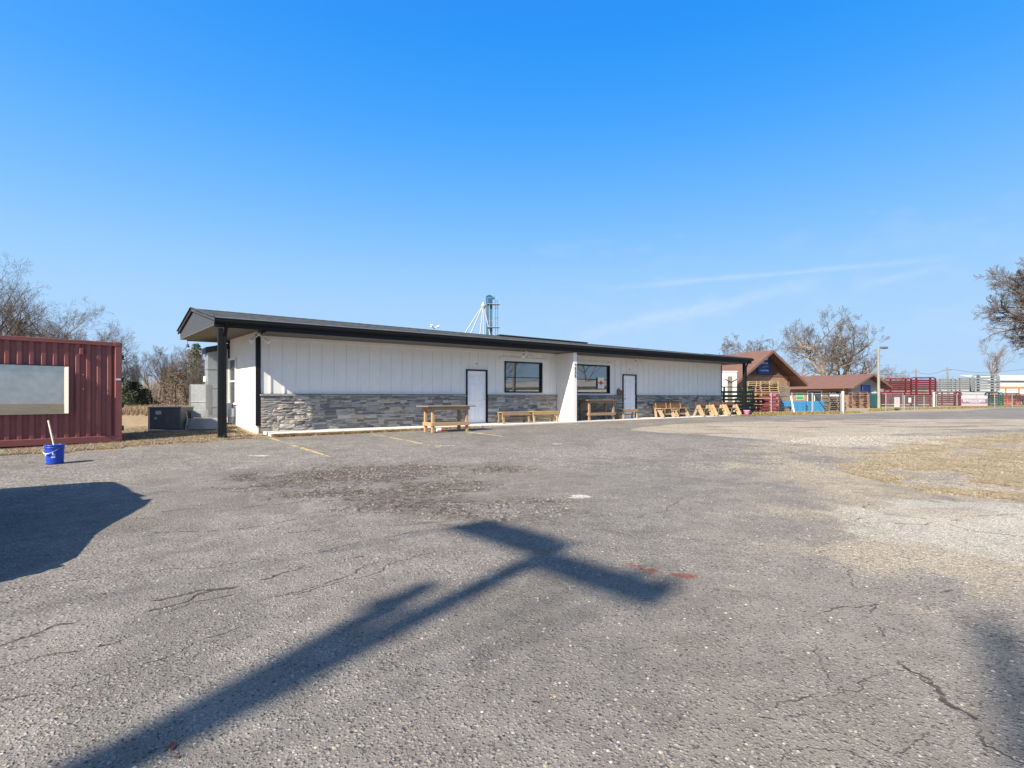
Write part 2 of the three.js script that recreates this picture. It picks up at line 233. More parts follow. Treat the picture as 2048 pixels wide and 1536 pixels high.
{
  const C = (w, ...pts) => cracks.push({ w, pts });
  C(0.012, [-3.2, 2.6], [-2.69, 2.86], [-2.55, 3.14], [-2.33, 3.41], [-2.17, 3.62], [-1.94, 3.75], [-1.6, 4.2], [-1.2, 4.5]);
  C(0.014, [-2.42, 2.93], [-2.3, 3.2], [-2.05, 3.5], [-1.98, 3.72]); C(0.02, [-2.06, 3.68], [-1.95, 3.74], [-1.9, 3.8]);
  C(0.008, [-2.2, 3.1], [-2.05, 3.35], [-1.8, 3.55]); C(0.007, [-2.9, 2.3], [-2.2, 2.8], [-1.7, 3.3], [-1.1, 3.9], [-0.6, 4.6]);
  C(0.007, [-3.6, 3.6], [-2.9, 3.9], [-2.2, 4.3], [-1.6, 4.6], [-1.1, 5.2], [-0.4, 5.6]); C(0.006, [-2.2, 2.3], [-1.8, 2.7], [-1.5, 3.1]);
  C(0.0043, [1.15, 2.34], [1.36, 2.4], [1.52, 2.44], [1.61, 2.55]); C(0.0039, [1.36, 2.42], [1.45, 2.6], [1.5, 2.75], [1.6, 2.95], [1.76, 3.11], [1.95, 3.3]);
  C(0.0050, [2.58, 4.22], [2.35, 3.7], [2.1, 3.11], [1.99, 2.8], [1.92, 2.6], [1.89, 2.4], [1.78, 2.06], [1.81, 1.92], [1.8, 1.6]);
  C(0.0107, [1.93, 2.62], [1.95, 2.52], [1.92, 2.44], [1.88, 2.36], [1.86, 2.2]); C(0.0036, [1.61, 2.55], [1.8, 2.62], [1.93, 2.6]); C(0.0033, [1.05, 2.2], [1.2, 2.26], [1.3, 2.15], [1.42, 2.02]);
  C(0.0036, [1.42, 2.02], [1.6, 2.12], [1.8, 2.2]); C(0.0029, [0.9, 1.9], [1.1, 2.02], [1.3, 2.0], [1.5, 1.8]); C(0.0029, [1.76, 3.11], [2.1, 3.25], [2.5, 3.3]); C(0.0029, [2.1, 3.2], [2.25, 3.0], [2.5, 2.8]);
  C(0.0029, [1.45, 3.6], [1.7, 3.5], [2.0, 3.55], [2.4, 3.7], [2.9, 3.75]); C(0.0029, [1.3, 3.0], [1.5, 3.2], [1.7, 3.3]); C(0.0050, [2.6, 4.5], [2.75, 4.62], [3.0, 4.5], [3.2, 4.4]);
  C(0.012, [-4.9, 7.3], [-4.0, 7.6], [-3.2, 8.0], [-2.4, 8.5], [-1.4, 9.2], [-0.1, 9.7]); C(0.012, [-3.9, 6.2], [-3.0, 6.5], [-2.2, 6.8], [-1.4, 7.1], [-0.4, 7.6]); C(0.012, [-2.2, 5.2], [-1.4, 5.5], [-0.6, 5.65], [0.3, 5.95]);
  C(0.012, [-3.4, 5.2], [-2.8, 5.35], [-2.1, 5.8], [-1.6, 6.1]); C(0.01, [3.5, 10.7], [4.3, 10.6], [4.9, 10.4]); C(0.02, [4.4, 10.55], [5.0, 10.3], [5.2, 10.2]);
  C(0.007, [-1.0, 4.4], [-1.15, 4.0], [-1.45, 3.6]); C(0.007, [0.2, 5.9], [0.8, 5.3], [1.5, 4.9], [2.2, 4.7]); C(0.008, [-5.5, 5.2], [-4.6, 5.6], [-3.6, 5.9], [-2.9, 6.5]);
  C(0.01, [3.9, 6.2], [4.4, 5.7], [4.5, 5.2], [4.9, 4.9]); C(0.01, [3.6, 5.6], [4.2, 5.5], [4.9, 5.9], [5.6, 6.0]); C(0.008, [5.0, 11.5], [6.0, 11.0], [7.0, 11.2]);
  C(0.02, [9, 17.4], [12, 18.2], [16, 19]); C(0.03, [9.5, 22.2], [11, 22.3], [13, 22]); C(0.03, [14, 23.5], [17, 23.5], [20, 23.2]);
  const r = rng(5); for (let i = 0; i < 46; i++) { let x = (r() * 2 - 1) * 9, y = 2 + r() * 12, a = 0.6 + (r() - 0.5) * 1.6; const p = [[x, y]]; for (let k = 0; k < 5; k++) { a += (r() - 0.5) * 0.9; x += Math.cos(a) * 0.28; y += Math.sin(a) * 0.28; p.push([x, y]); } cracks.push({ w: 0.004 + r() * 0.004, pts: p }); }
}
const lines = [[[-6.94, 15.6], [-3.83, 11.39]], [[-4.37, 17.0], [-1.75, 13.2]], [[-1.5, 17.9], [-0.15, 16.0]]];   // yellow parking-bay lines, mostly worn away
const splots = [[0.83, 7.03, 0.16, 0.1], [-5.46, 11.56, 0.3, 0.16], [1.13, 13.95, 0.18, 0.12], [-1.7, 13.55, 0.3, 0.1], [-1.0, 17.4, 0.4, 0.1]];   // white paint spills

function groundTexture(x0, D0, w, d, W, H, micro) {                     // colour and relief of a rectangle of ground
  const col = new Float32Array(W * H * 3), bmp = new Float32Array(W * H), sx = w / W, sy = d / H, r = rng(1000 + W + Math.round(w * 7));
  for (let j = 0; j < H; j++) {
    const D = D0 + (j + 0.5) * sy;
    for (let i = 0; i < W; i++) {
      const x = x0 + (i + 0.5) * sx, k = j * W + i;
      const big = fbm(x * 0.23 + 40, D * 0.23 + 11, 4), mid = fbm(x * 1.1 + 3, D * 1.1 + 7, 4), edge = (fbm(x * 2.1 + 60, D * 2.1 + 30, 5) - 0.5), white = NT[(r() * 65536) | 0];
      // worn asphalt: grey binder, paler where the stone shows, tracks along the driving direction
      const tr = fbm((x * 0.8 - D * 0.6) * 0.9 + 20, (x * 0.6 + D * 0.8) * 0.16 + 5, 3);
      const wear = fbm(x * 0.42 + 130, D * 0.42 + 61, 5), rough = fbm(x * 6.5 + 30, D * 6.5 + 80, 4), oil = ss(0.64, 0.7, fbm(x * 1.1 + 210, D * 1.1 + 33, 5)) * 0.22 * ss(0.4, 0.6, rough + 0.1); let v = 0.147 * (0.86 + 0.28 * big) * (0.84 + 0.32 * mid) * (0.88 + 0.24 * tr) * (0.9 + 0.2 * wear) * (0.72 + 0.56 * rough) * (1 - oil), R = v * 1.04, G = v * 0.968, B = v * 0.868, h = 0.45 + 0.12 * (mid - 0.5), gr = 0;
      const dust = ss(0.52, 0.7, fbm(x * 0.5 + 90, D * 0.5 + 50, 4)) * 0.45; R = mix(R, 0.185, dust * 0.5); G = mix(G, 0.16, dust * 0.5); B = mix(B, 0.13, dust * 0.5);
      // crumbled patch: voronoi plates with dark, earthy joints
      const sb = sd(Z.broken, x, D, 1.5) + edge * 1.5;
      if (sb < 0.5) {
        const m = 1 - ss(-0.5, 0.5, sb), m2 = m * ss(0.34, 0.5, fbm(x * 1.3 + 8, D * 1.9 + 2, 3));
        const wx = x * 7 + 0.8 * vn(x * 9, D * 9), wy = D * 7 + 0.8 * vn(x * 9 + 50, D * 9), xi = Math.floor(wx), yi = Math.floor(wy); let f1 = 9, f2 = 9, id = 0;
        for (let a = -1; a < 2; a++) for (let b = -1; b < 2; b++) { const q = (((yi + b) & 255) << 8) | ((xi + a) & 255), px = xi + a + NT[q], py = yi + b + NT[(q + 7777) & 65535], dd = Math.hypot(px - wx, py - wy); if (dd < f1) { f2 = f1; f1 = dd; id = NT[(q + 333) & 65535]; } else if (dd < f2) f2 = dd; }
        const j2 = 1 - ss(0.03, 0.16, f2 - f1), br = m * ss(0.42, 0.62, fbm(x * 0.9 + 33, D * 1.4 + 21, 3));
        R = mix(R, 0.105, br * 0.75); G = mix(G, 0.084, br * 0.75); B = mix(B, 0.067, br * 0.75);
        const t = 1 + 0.35 * (id - 0.5) * m2; R *= t; G *= t; B *= t; R = mix(R, 0.045, j2 * m2 * 0.95); G = mix(G, 0.035, j2 * m2 * 0.95); B = mix(B, 0.028, j2 * m2 * 0.95); h -= 0.35 * j2 * m2 + 0.12 * m2 * (1 - id);
        const pit = ss(0.53, 0.62, fbm(x * 15 + 7, D * 22 + 3, 4)) * m * ss(0.42, 0.58, fbm(x * 0.9 + 33, D * 1.4 + 21, 3) + 0.06); R = mix(R, 0.035, pit * 0.85); G = mix(G, 0.028, pit * 0.85); B = mix(B, 0.023, pit * 0.85); h -= 0.3 * pit;
      }
      const put = (a, cr, cg, cb) => { R = mix(R, cr, a); G = mix(G, cg, a); B = mix(B, cb, a); };
      // earth washed over the right-hand edge
      let s = sd(Z.dirt, x, D) + edge * 3.2; if (s < 0.9) { const a = (1 - ss(-0.6, 0.8, s)) * (0.25 + 0.75 * ss(0.34, 0.56, fbm(x * 1.7 + 4, D * 1.7 + 77, 5))) * 0.92; const q = 0.8 + 0.5 * mid; put(a, 0.218 * q, 0.188 * q, 0.146 * q); gr = a * 0.6; }
      s = sd(Z.concR, x, D) + edge * 1.3; if (s < 0.25) { const a = (1 - ss(-0.1, 0.12, s)) * (0.5 + 0.5 * ss(0.4, 0.46, fbm(x * 2.3 + 44, D * 2.3 + 15, 5))); const q = 0.86 + 0.3 * mid; put(a * 0.92, 0.285 * q, 0.266 * q, 0.228 * q); }
      s = sd(Z.apron, x, D) + edge * 0.35; if (s < 0.25) { const a = 1 - ss(-0.04, 0.06, s), q = 0.84 + 0.32 * mid, st = ss(0.6, 0.72, fbm(x * 0.55 + 12, D * 1.8 + 90, 4)); put(a * 0.95, mix(0.285, 0.155, st) * q, mix(0.248, 0.132, st) * q, mix(0.196, 0.105, st) * q); h = mix(h, 0.5, a); }
      s = sd(Z.gravel, x, D) + edge * 1.2; if (s < 0.3) { const a = (1 - ss(-0.25, 0.3, s)) * 0.8, q = 0.7 + 0.6 * vn(x * 40, D * 40); put(a, 0.27 * q, 0.245 * q, 0.205 * q); gr = Math.max(gr, a); }
      s = sd(Z.grassR, x, D) + edge * 1.8; if (s < 0.5) { const a = (1 - ss(-0.4, 0.45, s)) * (0.35 + 0.65 * ss(0.36, 0.52, fbm(x * 0.9 + 71, D * 0.9 + 28, 4))); const q = 0.7 + 0.6 * fbm(x * 9, D * 9, 3); put(a * 0.9, 0.25 * q, 0.213 * q, 0.157 * q); }
      s = sd(Z.fieldL, x, D) + edge * 1.0; if (s < 0.5) { const a = 1 - ss(-0.12, 0.16, s), q = 0.65 + 0.7 * fbm(x * 6, D * 6, 4), gg = ss(0.55, 0.75, fbm(x * 0.35 + 9, D * 0.35 + 64, 3)); put(a, mix(0.27, 0.17, gg) * q, mix(0.19, 0.165, gg) * q, mix(0.1, 0.07, gg) * q); }
      s = sd(Z.slabEdge, x, D) + edge * 0.9; if (s < 0.5) { const a = (1 - ss(-0.3, 0.4, s)) * 0.75 * ss(0.3, 0.55, mid); put(a, 0.19, 0.125, 0.075); }
      s = sd(Z.yard, x, D) + edge * 1.5; if (s < 0.6) { const a = 1 - ss(-0.3, 0.5, s), q = 0.75 + 0.5 * mid; put(a, 0.27 * q, 0.215 * q, 0.15 * q); }
      s = sd(Z.verge, x, D) + edge * 2; if (s < 0.6) { const a = 1 - ss(-0.4, 0.5, s), q = 0.7 + 0.6 * mid; put(a, 0.27 * q, 0.215 * q, 0.105 * q); }
      s = sd(Z.red, x, D) + edge * 0.13; if (s < 0.1) { const a = (1 - ss(-0.03, 0.03, s)) * ss(0.36, 0.5, fbm(x * 8 + 3, D * 8 + 6, 4)); put(a * 0.9, 0.17, 0.06, 0.03); }
      for (const [px, py, a, b] of splots) { const e = Math.hypot((x - px) / a, (D - py) / b) + edge * 2.2; if (e < 1.05) put(0.7 * (1 - ss(0.5, 1.0, e)) * ss(0.3, 0.5, fbm(x * 14, D * 14, 4)), 0.5, 0.485, 0.44); }
      for (const [p, q] of lines) { const ex = q[0] - p[0], ey = q[1] - p[1], L = Math.hypot(ex, ey), t = ((x - p[0]) * ex + (D - p[1]) * ey) / L, n = Math.abs((x - p[0]) * ey - (D - p[1]) * ex) / L; if (t > 0 && t < L && n < 0.07) put(0.75 * (1 - ss(0.04, 0.06, n + 0.03 * edge)) * ss(0.4, 0.62, fbm(x * 5 + 13, D * 5 + 3, 4) + 0.08), 0.5, 0.37, 0.13); }
      const n = 1 + (white - 0.5) * micro * 1.3; col[k * 3] = R * n; col[k * 3 + 1] = G * n; col[k * 3 + 2] = B * n; bmp[k] = h + (white - 0.5) * 0.12 * micro;
      if (gr > 0.2 && white > 0.8) { const t = 1 + gr * 0.5; col[k * 3] *= t; col[k * 3 + 1] *= t; col[k * 3 + 2] *= t; }
    }
  }
  // stones of the aggregate, one by one, where the texels are fine enough to hold them
  const cell = Math.max(sx, sy), N = cell < 0.004 ? 9500 : cell < 0.008 ? 3800 : cell < 0.03 ? 1000 : 0, n = Math.round(N * w * d);
  for (let s = 0; s < n; s++) {
    const x = r() * w, y = r() * d, q = r(), rad = (cell < 0.004 ? 0.0024 + 0.0065 * r() ** 2.6 : cell < 0.008 ? 0.004 + 0.007 * r() ** 2 : 0.008 + 0.01 * r()), f = q < 0.3 ? 0.34 + 0.3 * r() : q < 0.8 ? 1.05 + 0.6 * r() : 1.35 + 0.9 * r() * r(), wr = 1 + 0.06 * (r() - 0.4), hb = q < 0.28 ? -0.22 : 0.16 + 0.12 * r();
    if (q > 0.8 && fbm((x + x0) * 1.6 + 300, (y + D0) * 1.6 + 90, 4) < 0.38 + 0.3 * r()) continue;
    const el = 0.6 + 0.4 * r(), ca = Math.cos(r() * 3.14), sa = Math.sqrt(1 - ca * ca);
    const i0 = Math.floor((x - rad) / sx), i1 = Math.ceil((x + rad) / sx), j0 = Math.floor((y - rad) / sy), j1 = Math.ceil((y + rad) / sy);
    for (let j = Math.max(0, j0); j <= Math.min(H - 1, j1); j++) for (let i = Math.max(0, i0); i <= Math.min(W - 1, i1); i++) {
      const dx = (i + 0.5) * sx - x, dy = (j + 0.5) * sy - y, e = Math.hypot(dx * ca + dy * sa, (dy * ca - dx * sa) / el) / rad; if (e > 1.15) continue;
      const a = (1 - ss(0.75, 1.15, e)) * 0.85, k = j * W + i, t = mix(1, f, a); col[k * 3] *= t * mix(1, wr, a); col[k * 3 + 1] *= t; col[k * 3 + 2] *= t / mix(1, wr, a); bmp[k] += hb * a;
    }
  }
  // cracks, walked with a jitter
  for (const c of cracks) {
    const q = rng(Math.round(c.pts[0][0] * 1000 + c.pts[0][1] * 77 + 5e5));
    for (let s = 0; s < c.pts.length - 1; s++) {
      const [ax, ay] = c.pts[s], [bx, by] = c.pts[s + 1], L = Math.hypot(bx - ax, by - ay), st = Math.max(1, Math.round(L / (Math.max(cell, 0.004) * 0.8)));
      for (let t = 0; t < st; t++) {
        const u = t / st, px = mix(ax, bx, u), py = mix(ay, by, u), X = px + 0.22 * (fbm(px * 2.6 + 11, py * 2.6, 3) - 0.5) + 0.07 * (fbm(px * 9, py * 9, 4) - 0.5) + 0.02 * (vn(px * 60, py * 60) - 0.5) - x0, Y = py + 0.22 * (fbm(px * 2.6 + 71, py * 2.6, 3) - 0.5) + 0.07 * (fbm(px * 9 + 40, py * 9, 4) - 0.5) + 0.02 * (vn(px * 60 + 9, py * 60) - 0.5) - D0;
        const rad = Math.max(cell * 0.75, c.w * (0.35 + 0.9 * fbm(px * 14 + 5, py * 14, 3)) * (q() < 0.06 ? 1.7 : 1)), str = Math.min(1, c.w / cell / 0.8) * ss(0.3, 0.48, vn(px * 5 + 70, py * 5)); if (str < 0.05) continue;
        const i0 = Math.floor((X - rad * 2) / sx), i1 = Math.ceil((X + rad * 2) / sx), j0 = Math.floor((Y - rad * 2) / sy), j1 = Math.ceil((Y + rad * 2) / sy); if (i1 < 0 || j1 < 0 || i0 >= W || j0 >= H) continue;
        for (let j = Math.max(0, j0); j <= Math.min(H - 1, j1); j++) for (let i = Math.max(0, i0); i <= Math.min(W - 1, i1); i++) {
          const e = Math.hypot((i + 0.5) * sx - X, (j + 0.5) * sy - Y) / rad; if (e > 1.6) continue; const a = (1 - ss(0.3, 1.5, e)) * str * 0.56, k = j * W + i;
          col[k * 3] = mix(col[k * 3], 0.05, a); col[k * 3 + 1] = mix(col[k * 3 + 1], 0.037, a); col[k * 3 + 2] = mix(col[k * 3 + 2], 0.028, a); bmp[k] = mix(bmp[k], -0.4, a * 0.6);
        }
      }
    }
  }
  const C = new Uint8Array(W * H * 4), Bm = new Uint8Array(W * H * 4);
  for (let k = 0; k < W * H; k++) { C[k * 4] = enc(col[k * 3]); C[k * 4 + 1] = enc(col[k * 3 + 1]); C[k * 4 + 2] = enc(col[k * 3 + 2]); C[k * 4 + 3] = 255; const b = clamp((bmp[k] + 0.4) / 1.6) * 255; Bm[k * 4] = Bm[k * 4 + 1] = Bm[k * 4 + 2] = b; Bm[k * 4 + 3] = 255; }
  const a = dtex(C, W, H, false), b = dtex(Bm, W, H, true); a.wrapS = a.wrapT = b.wrapS = b.wrapT = THREE.ClampToEdgeWrapping; return [a, b];
}
function groundSheet(name, [x0, D0, w, d], step, hole, W, H, micro, relief) {
  const nx = Math.round(w / step), ny = Math.round(d / step), P = [], U = [], I = [];
  for (let j = 0; j <= ny; j++) for (let i = 0; i <= nx; i++) { const x = x0 + i * w / nx, D = D0 + j * d / ny; P.push(x, ground(x, D), -D); U.push(i / nx, j / ny); }
  for (let j = 0; j < ny; j++) for (let i = 0; i < nx; i++) {
    const cx = x0 + (i + 0.5) * w / nx, cD = D0 + (j + 0.5) * d / ny; if (hole && cx > hole[0] && cx < hole[0] + hole[2] && cD > hole[1] && cD < hole[1] + hole[3]) continue;
    const a = j * (nx + 1) + i, b = a + 1, c = a + nx + 1, e = c + 1; I.push(a, b, c, b, e, c);
  }
  const g = new THREE.BufferGeometry(); g.setAttribute('position', new THREE.Float32BufferAttribute(P, 3)); g.setAttribute('uv', new THREE.Float32BufferAttribute(U, 2)); g.setIndex(I); g.computeVertexNormals();
  const [map, bumpMap] = groundTexture(x0, D0, w, d, W, H, micro);
  return obj(name, g, new THREE.MeshStandardMaterial({ map, bumpMap, bumpScale: relief, roughness: 0.92 }));
}
const R0 = [-2.5, 1.5, 5, 2.5], R1 = [-6, 0.5, 12, 9], R2 = [-14, -2.5, 32, 34], R3 = [-110, -90.5, 220, 240];
struct(groundSheet('asphalt', R0, 0.125, null, 2048, 1024, 0.55, 0.022), 'worn grey asphalt at the photographer\'s feet');
struct(groundSheet('asphalt', R1, 0.25, R0, 2048, 1536, 0.75, 0.03), 'cracked asphalt of the parking lot with a crumbled earthy patch');
struct(groundSheet('asphalt', R2, 0.5, R1, 2048, 2048, 0.85, 0.04), 'asphalt parking lot running up to the white building');
struct(groundSheet('ground', R3, 1, R2, 1536, 1536, 0.3, 0.02), 'dry grass, dirt and paving round the parking lot');
{ const g = new THREE.RingGeometry(100, 3000, 96, 1).rotateX(-Math.PI / 2); obj('terrain', g.translate(0, 0.26, -29), mat(0.2, 0.17, 0.1, 1)).userData = { kind: 'structure', label: 'flat fields out to the horizon' }; }

// ------------------------------------------------------------------ the white building: s runs along its front wall, o outward from it
const AX = -7.84, AD = 16.76, UX = 0.8088, UD = 0.5881, TURN = Math.atan2(UD, UX);
const bp = (s, o, y) => [AX + UX * s + UD * o, y ?? ground(AX + UX * s + UD * o, AD + UD * s - UX * o), -(AD + UD * s - UX * o)];
const slabTop = (s) => 0.25 + 0.075 * s / 24.5;
{
  // pavement slab under the eave, rising slightly with the ground
  const P = [], N = 16, s0 = 0.15, s1 = 24.9, f = (a, b, c, d) => P.push(...a, ...b, ...c, ...a, ...c, ...d);
  for (let i = 0; i < N; i++) { const a = mix(s0, s1, i / N), b = mix(s0, s1, (i + 1) / N), ya = slabTop(a), yb = slabTop(b), o = 1.12, c = 0.015; f([a, ya, o - c], [b, yb, o - c], [b, yb, -0.1], [a, ya, -0.1]); f([a, ya - c, o], [b, yb - c, o], [b, yb, o - c], [a, ya, o - c]); f([a, -0.1, o], [b, -0.1, o], [b, yb - c, o], [a, ya - c, o]); }
  f([s0, -0.1, -0.1], [s0, -0.1, 1.12], [s0, slabTop(s0), 1.1], [s0, slabTop(s0), -0.1]);
  const m = obj('pavement', fromTris(P), mat(0.62, 0.6, 0.56, 0.9, { map: uvScale(speck, 0.7), bumpMap: uvScale(speckBump, 2), bumpScale: 0.002 })); m.position.set(AX, 0, -AD); m.rotation.y = TURN; struct(m, 'narrow concrete walk along the front of the white building');
}
const building = thing('commercial_building', 'long low white board and batten building with grey stone base and black trim', 'building', [AX, 0, -AD], TURN);
{
  const B = building, W = 24.55, H = 3.22, sk = (o) => 0.082 * o;                    // the gable end is slightly out of square
  // front wall in panels round the openings
  const op = [[7.52, 8.42, 0, 2.31], [9.33, 11.28, 1.54, 2.77], [13.2, 15.41, 1.53, 2.79], [16.35, 17.24, 0, 2.32]];
  const wall = []; let s = 0.02;
  for (const [a, b, y0, y1] of op) { wall.push(box(a - s, H, 0.14, (a + s) / 2, H / 2, -0.07)); wall.push(box(b - a, H - y1, 0.14, (a + b) / 2, (H + y1) / 2, -0.07)); if (y0 > 0) wall.push(box(b - a, y0, 0.14, (a + b) / 2, y0 / 2, -0.07)); s = b; }
  wall.push(box(W - s, H, 0.14, (W + s) / 2, H / 2, -0.07));
  obj('wall', wall, M.white, B);
  // gable-end wall: painted vertical grooved sheathing, a white footing, the back and right walls
  const nb = 26, side = [], g0 = sk(-3.3);
  const cut = (o0, o1, dx0, dx1, y0, y1) => side.push(slabFrom([[sk(o0) + dx0, y1, o0], [sk(o0) + dx1, y1, o0], [sk(o1) + dx1, y1, o1], [sk(o1) + dx0, y1, o1]], y1 - y0));
  for (let i = 0; i < nb; i++) { const o0 = -(i / nb * 3.25 + 0.004), o1 = -((i + 1) / nb * 3.25 - 0.004), w = o0 < -2.3 && o1 > -3.2; if (w) { cut(o0, o1, -0.012, 0.03, 2.66, 3.34); cut(o0, o1, -0.012, 0.03, 0.47, 1.07); } else cut(o0, o1, -0.012, 0.03, 0.47, 3.34); }
  cut(0, -2.3, 0.03, 0.1, 0.14, 3.335); cut(-3.2, -3.3, 0.03, 0.1, 0.14, 3.335); cut(-2.3, -3.2, 0.03, 0.1, 0.14, 1.07); cut(-2.3, -3.2, 0.03, 0.1, 2.66, 3.335);
  obj('side_wall', side, M.white, B);
  obj('footing', [slabFrom([[-0.02, 0.46, -0.02], [0.011, 0.46, -0.02], [g0 + 0.011, 0.46, -3.3], [g0 - 0.02, 0.46, -3.3]], 0.5)], M.whiteTrim, B);
  obj('back_wall', [box(W + 0.2, 3.4, 0.12, W / 2 - 0.1, 1.7, -4.75), box(0.12, 3.4, 4.6, W - 0.07, 1.7, -2.45), box(0.14, 3.2, 1.4, -0.3, 1.6, -4.05)], M.white, B);
  obj('floor', box(W - 0.3, 0.06, 4.5, W / 2, 0.27, -2.4), mat(0.2, 0.18, 0.16, 0.8), B);
  obj('ceiling', box(W - 0.3, 0.06, 4.5, W / 2, 3.1, -2.4), mat(0.5, 0.5, 0.48, 0.9), B);
  for (const x of [5.6, 12.2, 19]) obj('partition', box(0.1, 2.8, 4.4, x, 1.7, -2.4), mat(0.4, 0.38, 0.35, 0.9), B);
  // battens, each a board
  const short = (x) => (x > 9.1 && x < 11.6) || (x > 13.0 && x < 15.6), batG = [[1.42, 3.1], [2.38, 3.1], [2.97, 3.1]].map(([a, b]) => cbox(0.058, b - a, 0.024, 0, (a + b) / 2, 0.012, 0.004));
  for (let x = 0.36; x < 24.5; x += 0.4065) { if (x > 12.05 && x < 12.4) continue; const g = short(x) ? batG[2] : (x > 7.42 && x < 8.52) || (x > 16.25 && x < 17.35) ? batG[1] : batG[0]; obj('batten', g, M.white, B).position.x = x; }
  obj('frieze_board', [cbox(12.06, 0.12, 0.026, 6.06, 3.16, 0.013), cbox(12.2, 0.12, 0.026, 18.42, 3.16, 0.013)], M.whiteTrim, B);
  for (const [a, b] of [[9.08, 11.55], [13.0, 15.62]]) obj('window_header', cbox(b - a, 0.15, 0.026, (a + b) / 2, 2.89, 0.013), M.whiteTrim, B);
  obj('corner_trim', [box(0.1, 2.82, 0.03, 0.035, 1.84, 0.016), box(0.03, 2.82, 0.115, -0.03, 1.84, -0.03)], M.black, B);
  obj('corner_trim', box(0.05, 2.9, 0.09, g0 - 0.03, 1.85, -3.27), M.black, B);
  obj('corner_trim', box(0.05, 2.9, 0.03, W - 0.02, 1.75, 0.016), M.black, B);
  // fin wall between the two fronts
  obj('wing_wall', [cbox(0.19, 2.98, 1.09, 12.22, 1.72, 0.545, 0.008)], M.white, B);
  { const bs = []; for (let i = 0; i < 9; i++) bs.push(cbox(0.006, 2.94, 0.104, 12.122, 1.72, 0.07 + i * 0.118, 0.002)); obj('wing_wall_boards', bs, M.white, B); }
  // stone veneer: interlocking ledge stones
  const tones = [[0.297, 0.283, 0.257], [0.382, 0.363, 0.33], [0.459, 0.427, 0.376], [0.228, 0.223, 0.216], [0.174, 0.168, 0.168], [0.408, 0.368, 0.312], [0.323, 0.312, 0.291], [0.526, 0.491, 0.436], [0.263, 0.244, 0.216], [0.441, 0.381, 0.304]];
  const stoneMap = uvScale(speck, 3), stoneBump = uvScale(speckBump, 4), sm = tones.map(([r, g, b]) => mat(r, g, b, 0.9, { map: stoneMap, bumpMap: stoneBump, bumpScale: 0.004 }));
  const all = mat(1, 1, 1, 0.9, { map: stoneMap, bumpMap: stoneBump, bumpScale: 0.004, vertexColors: true });
  const r = rng(31), unit = [];
  for (let v = 0; v < 6; v++) {                                                        // six hewn unit stones, face in four facets
    const P = [], px = [-0.5, -0.18 + 0.2 * (r() - 0.5), 0.2 + 0.2 * (r() - 0.5), 0.5], py = [-0.5, 0.1 * (r() - 0.5), 0.5], q = (i, j) => { const e = (i === 0 || i === 3 ? 0.72 : 1) * (j !== 1 ? 0.8 : 1); return [px[i] + (i === 0 || i === 3 ? 0.02 * (r() - 0.5) : 0), py[j] + (j !== 1 ? 0.12 * (r() - 0.5) : 0), e * (0.8 + 0.4 * r())]; };
    const g = []; for (let j = 0; j < 3; j++) { g.push([]); for (let i = 0; i < 4; i++) g[j].push(q(i, j)); }
    const Q = (a, b, c, d) => P.push(...a, ...b, ...c, ...a, ...c, ...d), back = (p) => [p[0], p[1], 0];
    for (let j = 0; j < 2; j++) for (let i = 0; i < 3; i++) Q(g[j][i], g[j][i + 1], g[j + 1][i + 1], g[j + 1][i]);
    for (let i = 0; i < 3; i++) { Q(back(g[0][i]), back(g[0][i + 1]), g[0][i + 1], g[0][i]); Q(g[2][i], g[2][i + 1], back(g[2][i + 1]), back(g[2][i])); }
    for (let j = 0; j < 2; j++) { Q(back(g[j][0]), g[j][0], g[j + 1][0], back(g[j + 1][0])); Q(g[j][3], back(g[j][3]), back(g[j + 1][3]), g[j + 1][3]); }
    unit.push(fromTris(P));
  }
  const rest = []; let count = 0;
  for (const [a, b] of [[0.09, 7.45], [8.49, 12.1], [12.33, 16.27], [17.32, 24.52]]) {
    const put = (t, l, y, h) => {
      const tone = Math.floor(Math.pow(r(), 0.85) * tones.length) % tones.length, d = 0.024 + 0.034 * r(), v = Math.floor(r() * 6), g = unit[v], px = t + l / 2, sx = l - 0.004, sy = h - 0.003;
      if (count < 300 && a < 1 && px < 6) { const m = obj('stone', g, sm[tone], B); m.position.set(px, y + h / 2, 0.012); m.scale.set(sx, sy, d); if (r() < 0.5) m.rotation.z = Math.PI; count++; }
      else { const k = 0.85 + 0.3 * r(); rest.push(colour(g.clone().scale(sx, sy, d).translate(px, y + h / 2, 0.012), tones[tone][0] * k, tones[tone][1] * k, tones[tone][2] * k)); }
    };
    const y00 = slabTop(a) - 0.03, nB = 9, bh = (1.345 - y00) / nB;
    for (let n = 0; n < nB; n++) {
      const y = y00 + n * bh; let x = a, off = r() * 0.2;
      while (x < b - 0.005) {
        let w = 0.16 + 0.34 * r() + (x === a ? off : 0); if (b - x - w < 0.14) w = b - x;
        const q = r();
        if (q < 0.22) put(x, w, y, bh * 0.999);
        else if (q < 0.72) { const c = 0.36 + 0.28 * r(), k = r() < 0.4 ? 0.35 + 0.3 * r() : 0; put(x, w, y, bh * c); if (k) { put(x, w * k, y + bh * c, bh * (1 - c)); put(x + w * k, w * (1 - k), y + bh * c, bh * (1 - c)); } else put(x, w, y + bh * c, bh * (1 - c)); }
        else { put(x, w, y, bh * 0.34); const k = 0.35 + 0.3 * r(); put(x, w * k, y + bh * 0.34, bh * 0.34); put(x + w * k, w * (1 - k), y + bh * 0.34, bh * 0.34); put(x, w, y + bh * 0.68, bh * 0.32); }
        x += w;
      }
    }
  }
  stuff(obj('stone_veneer', rest.map((g) => { g.computeVertexNormals(); return metreUV(g, 0); }), all, B));
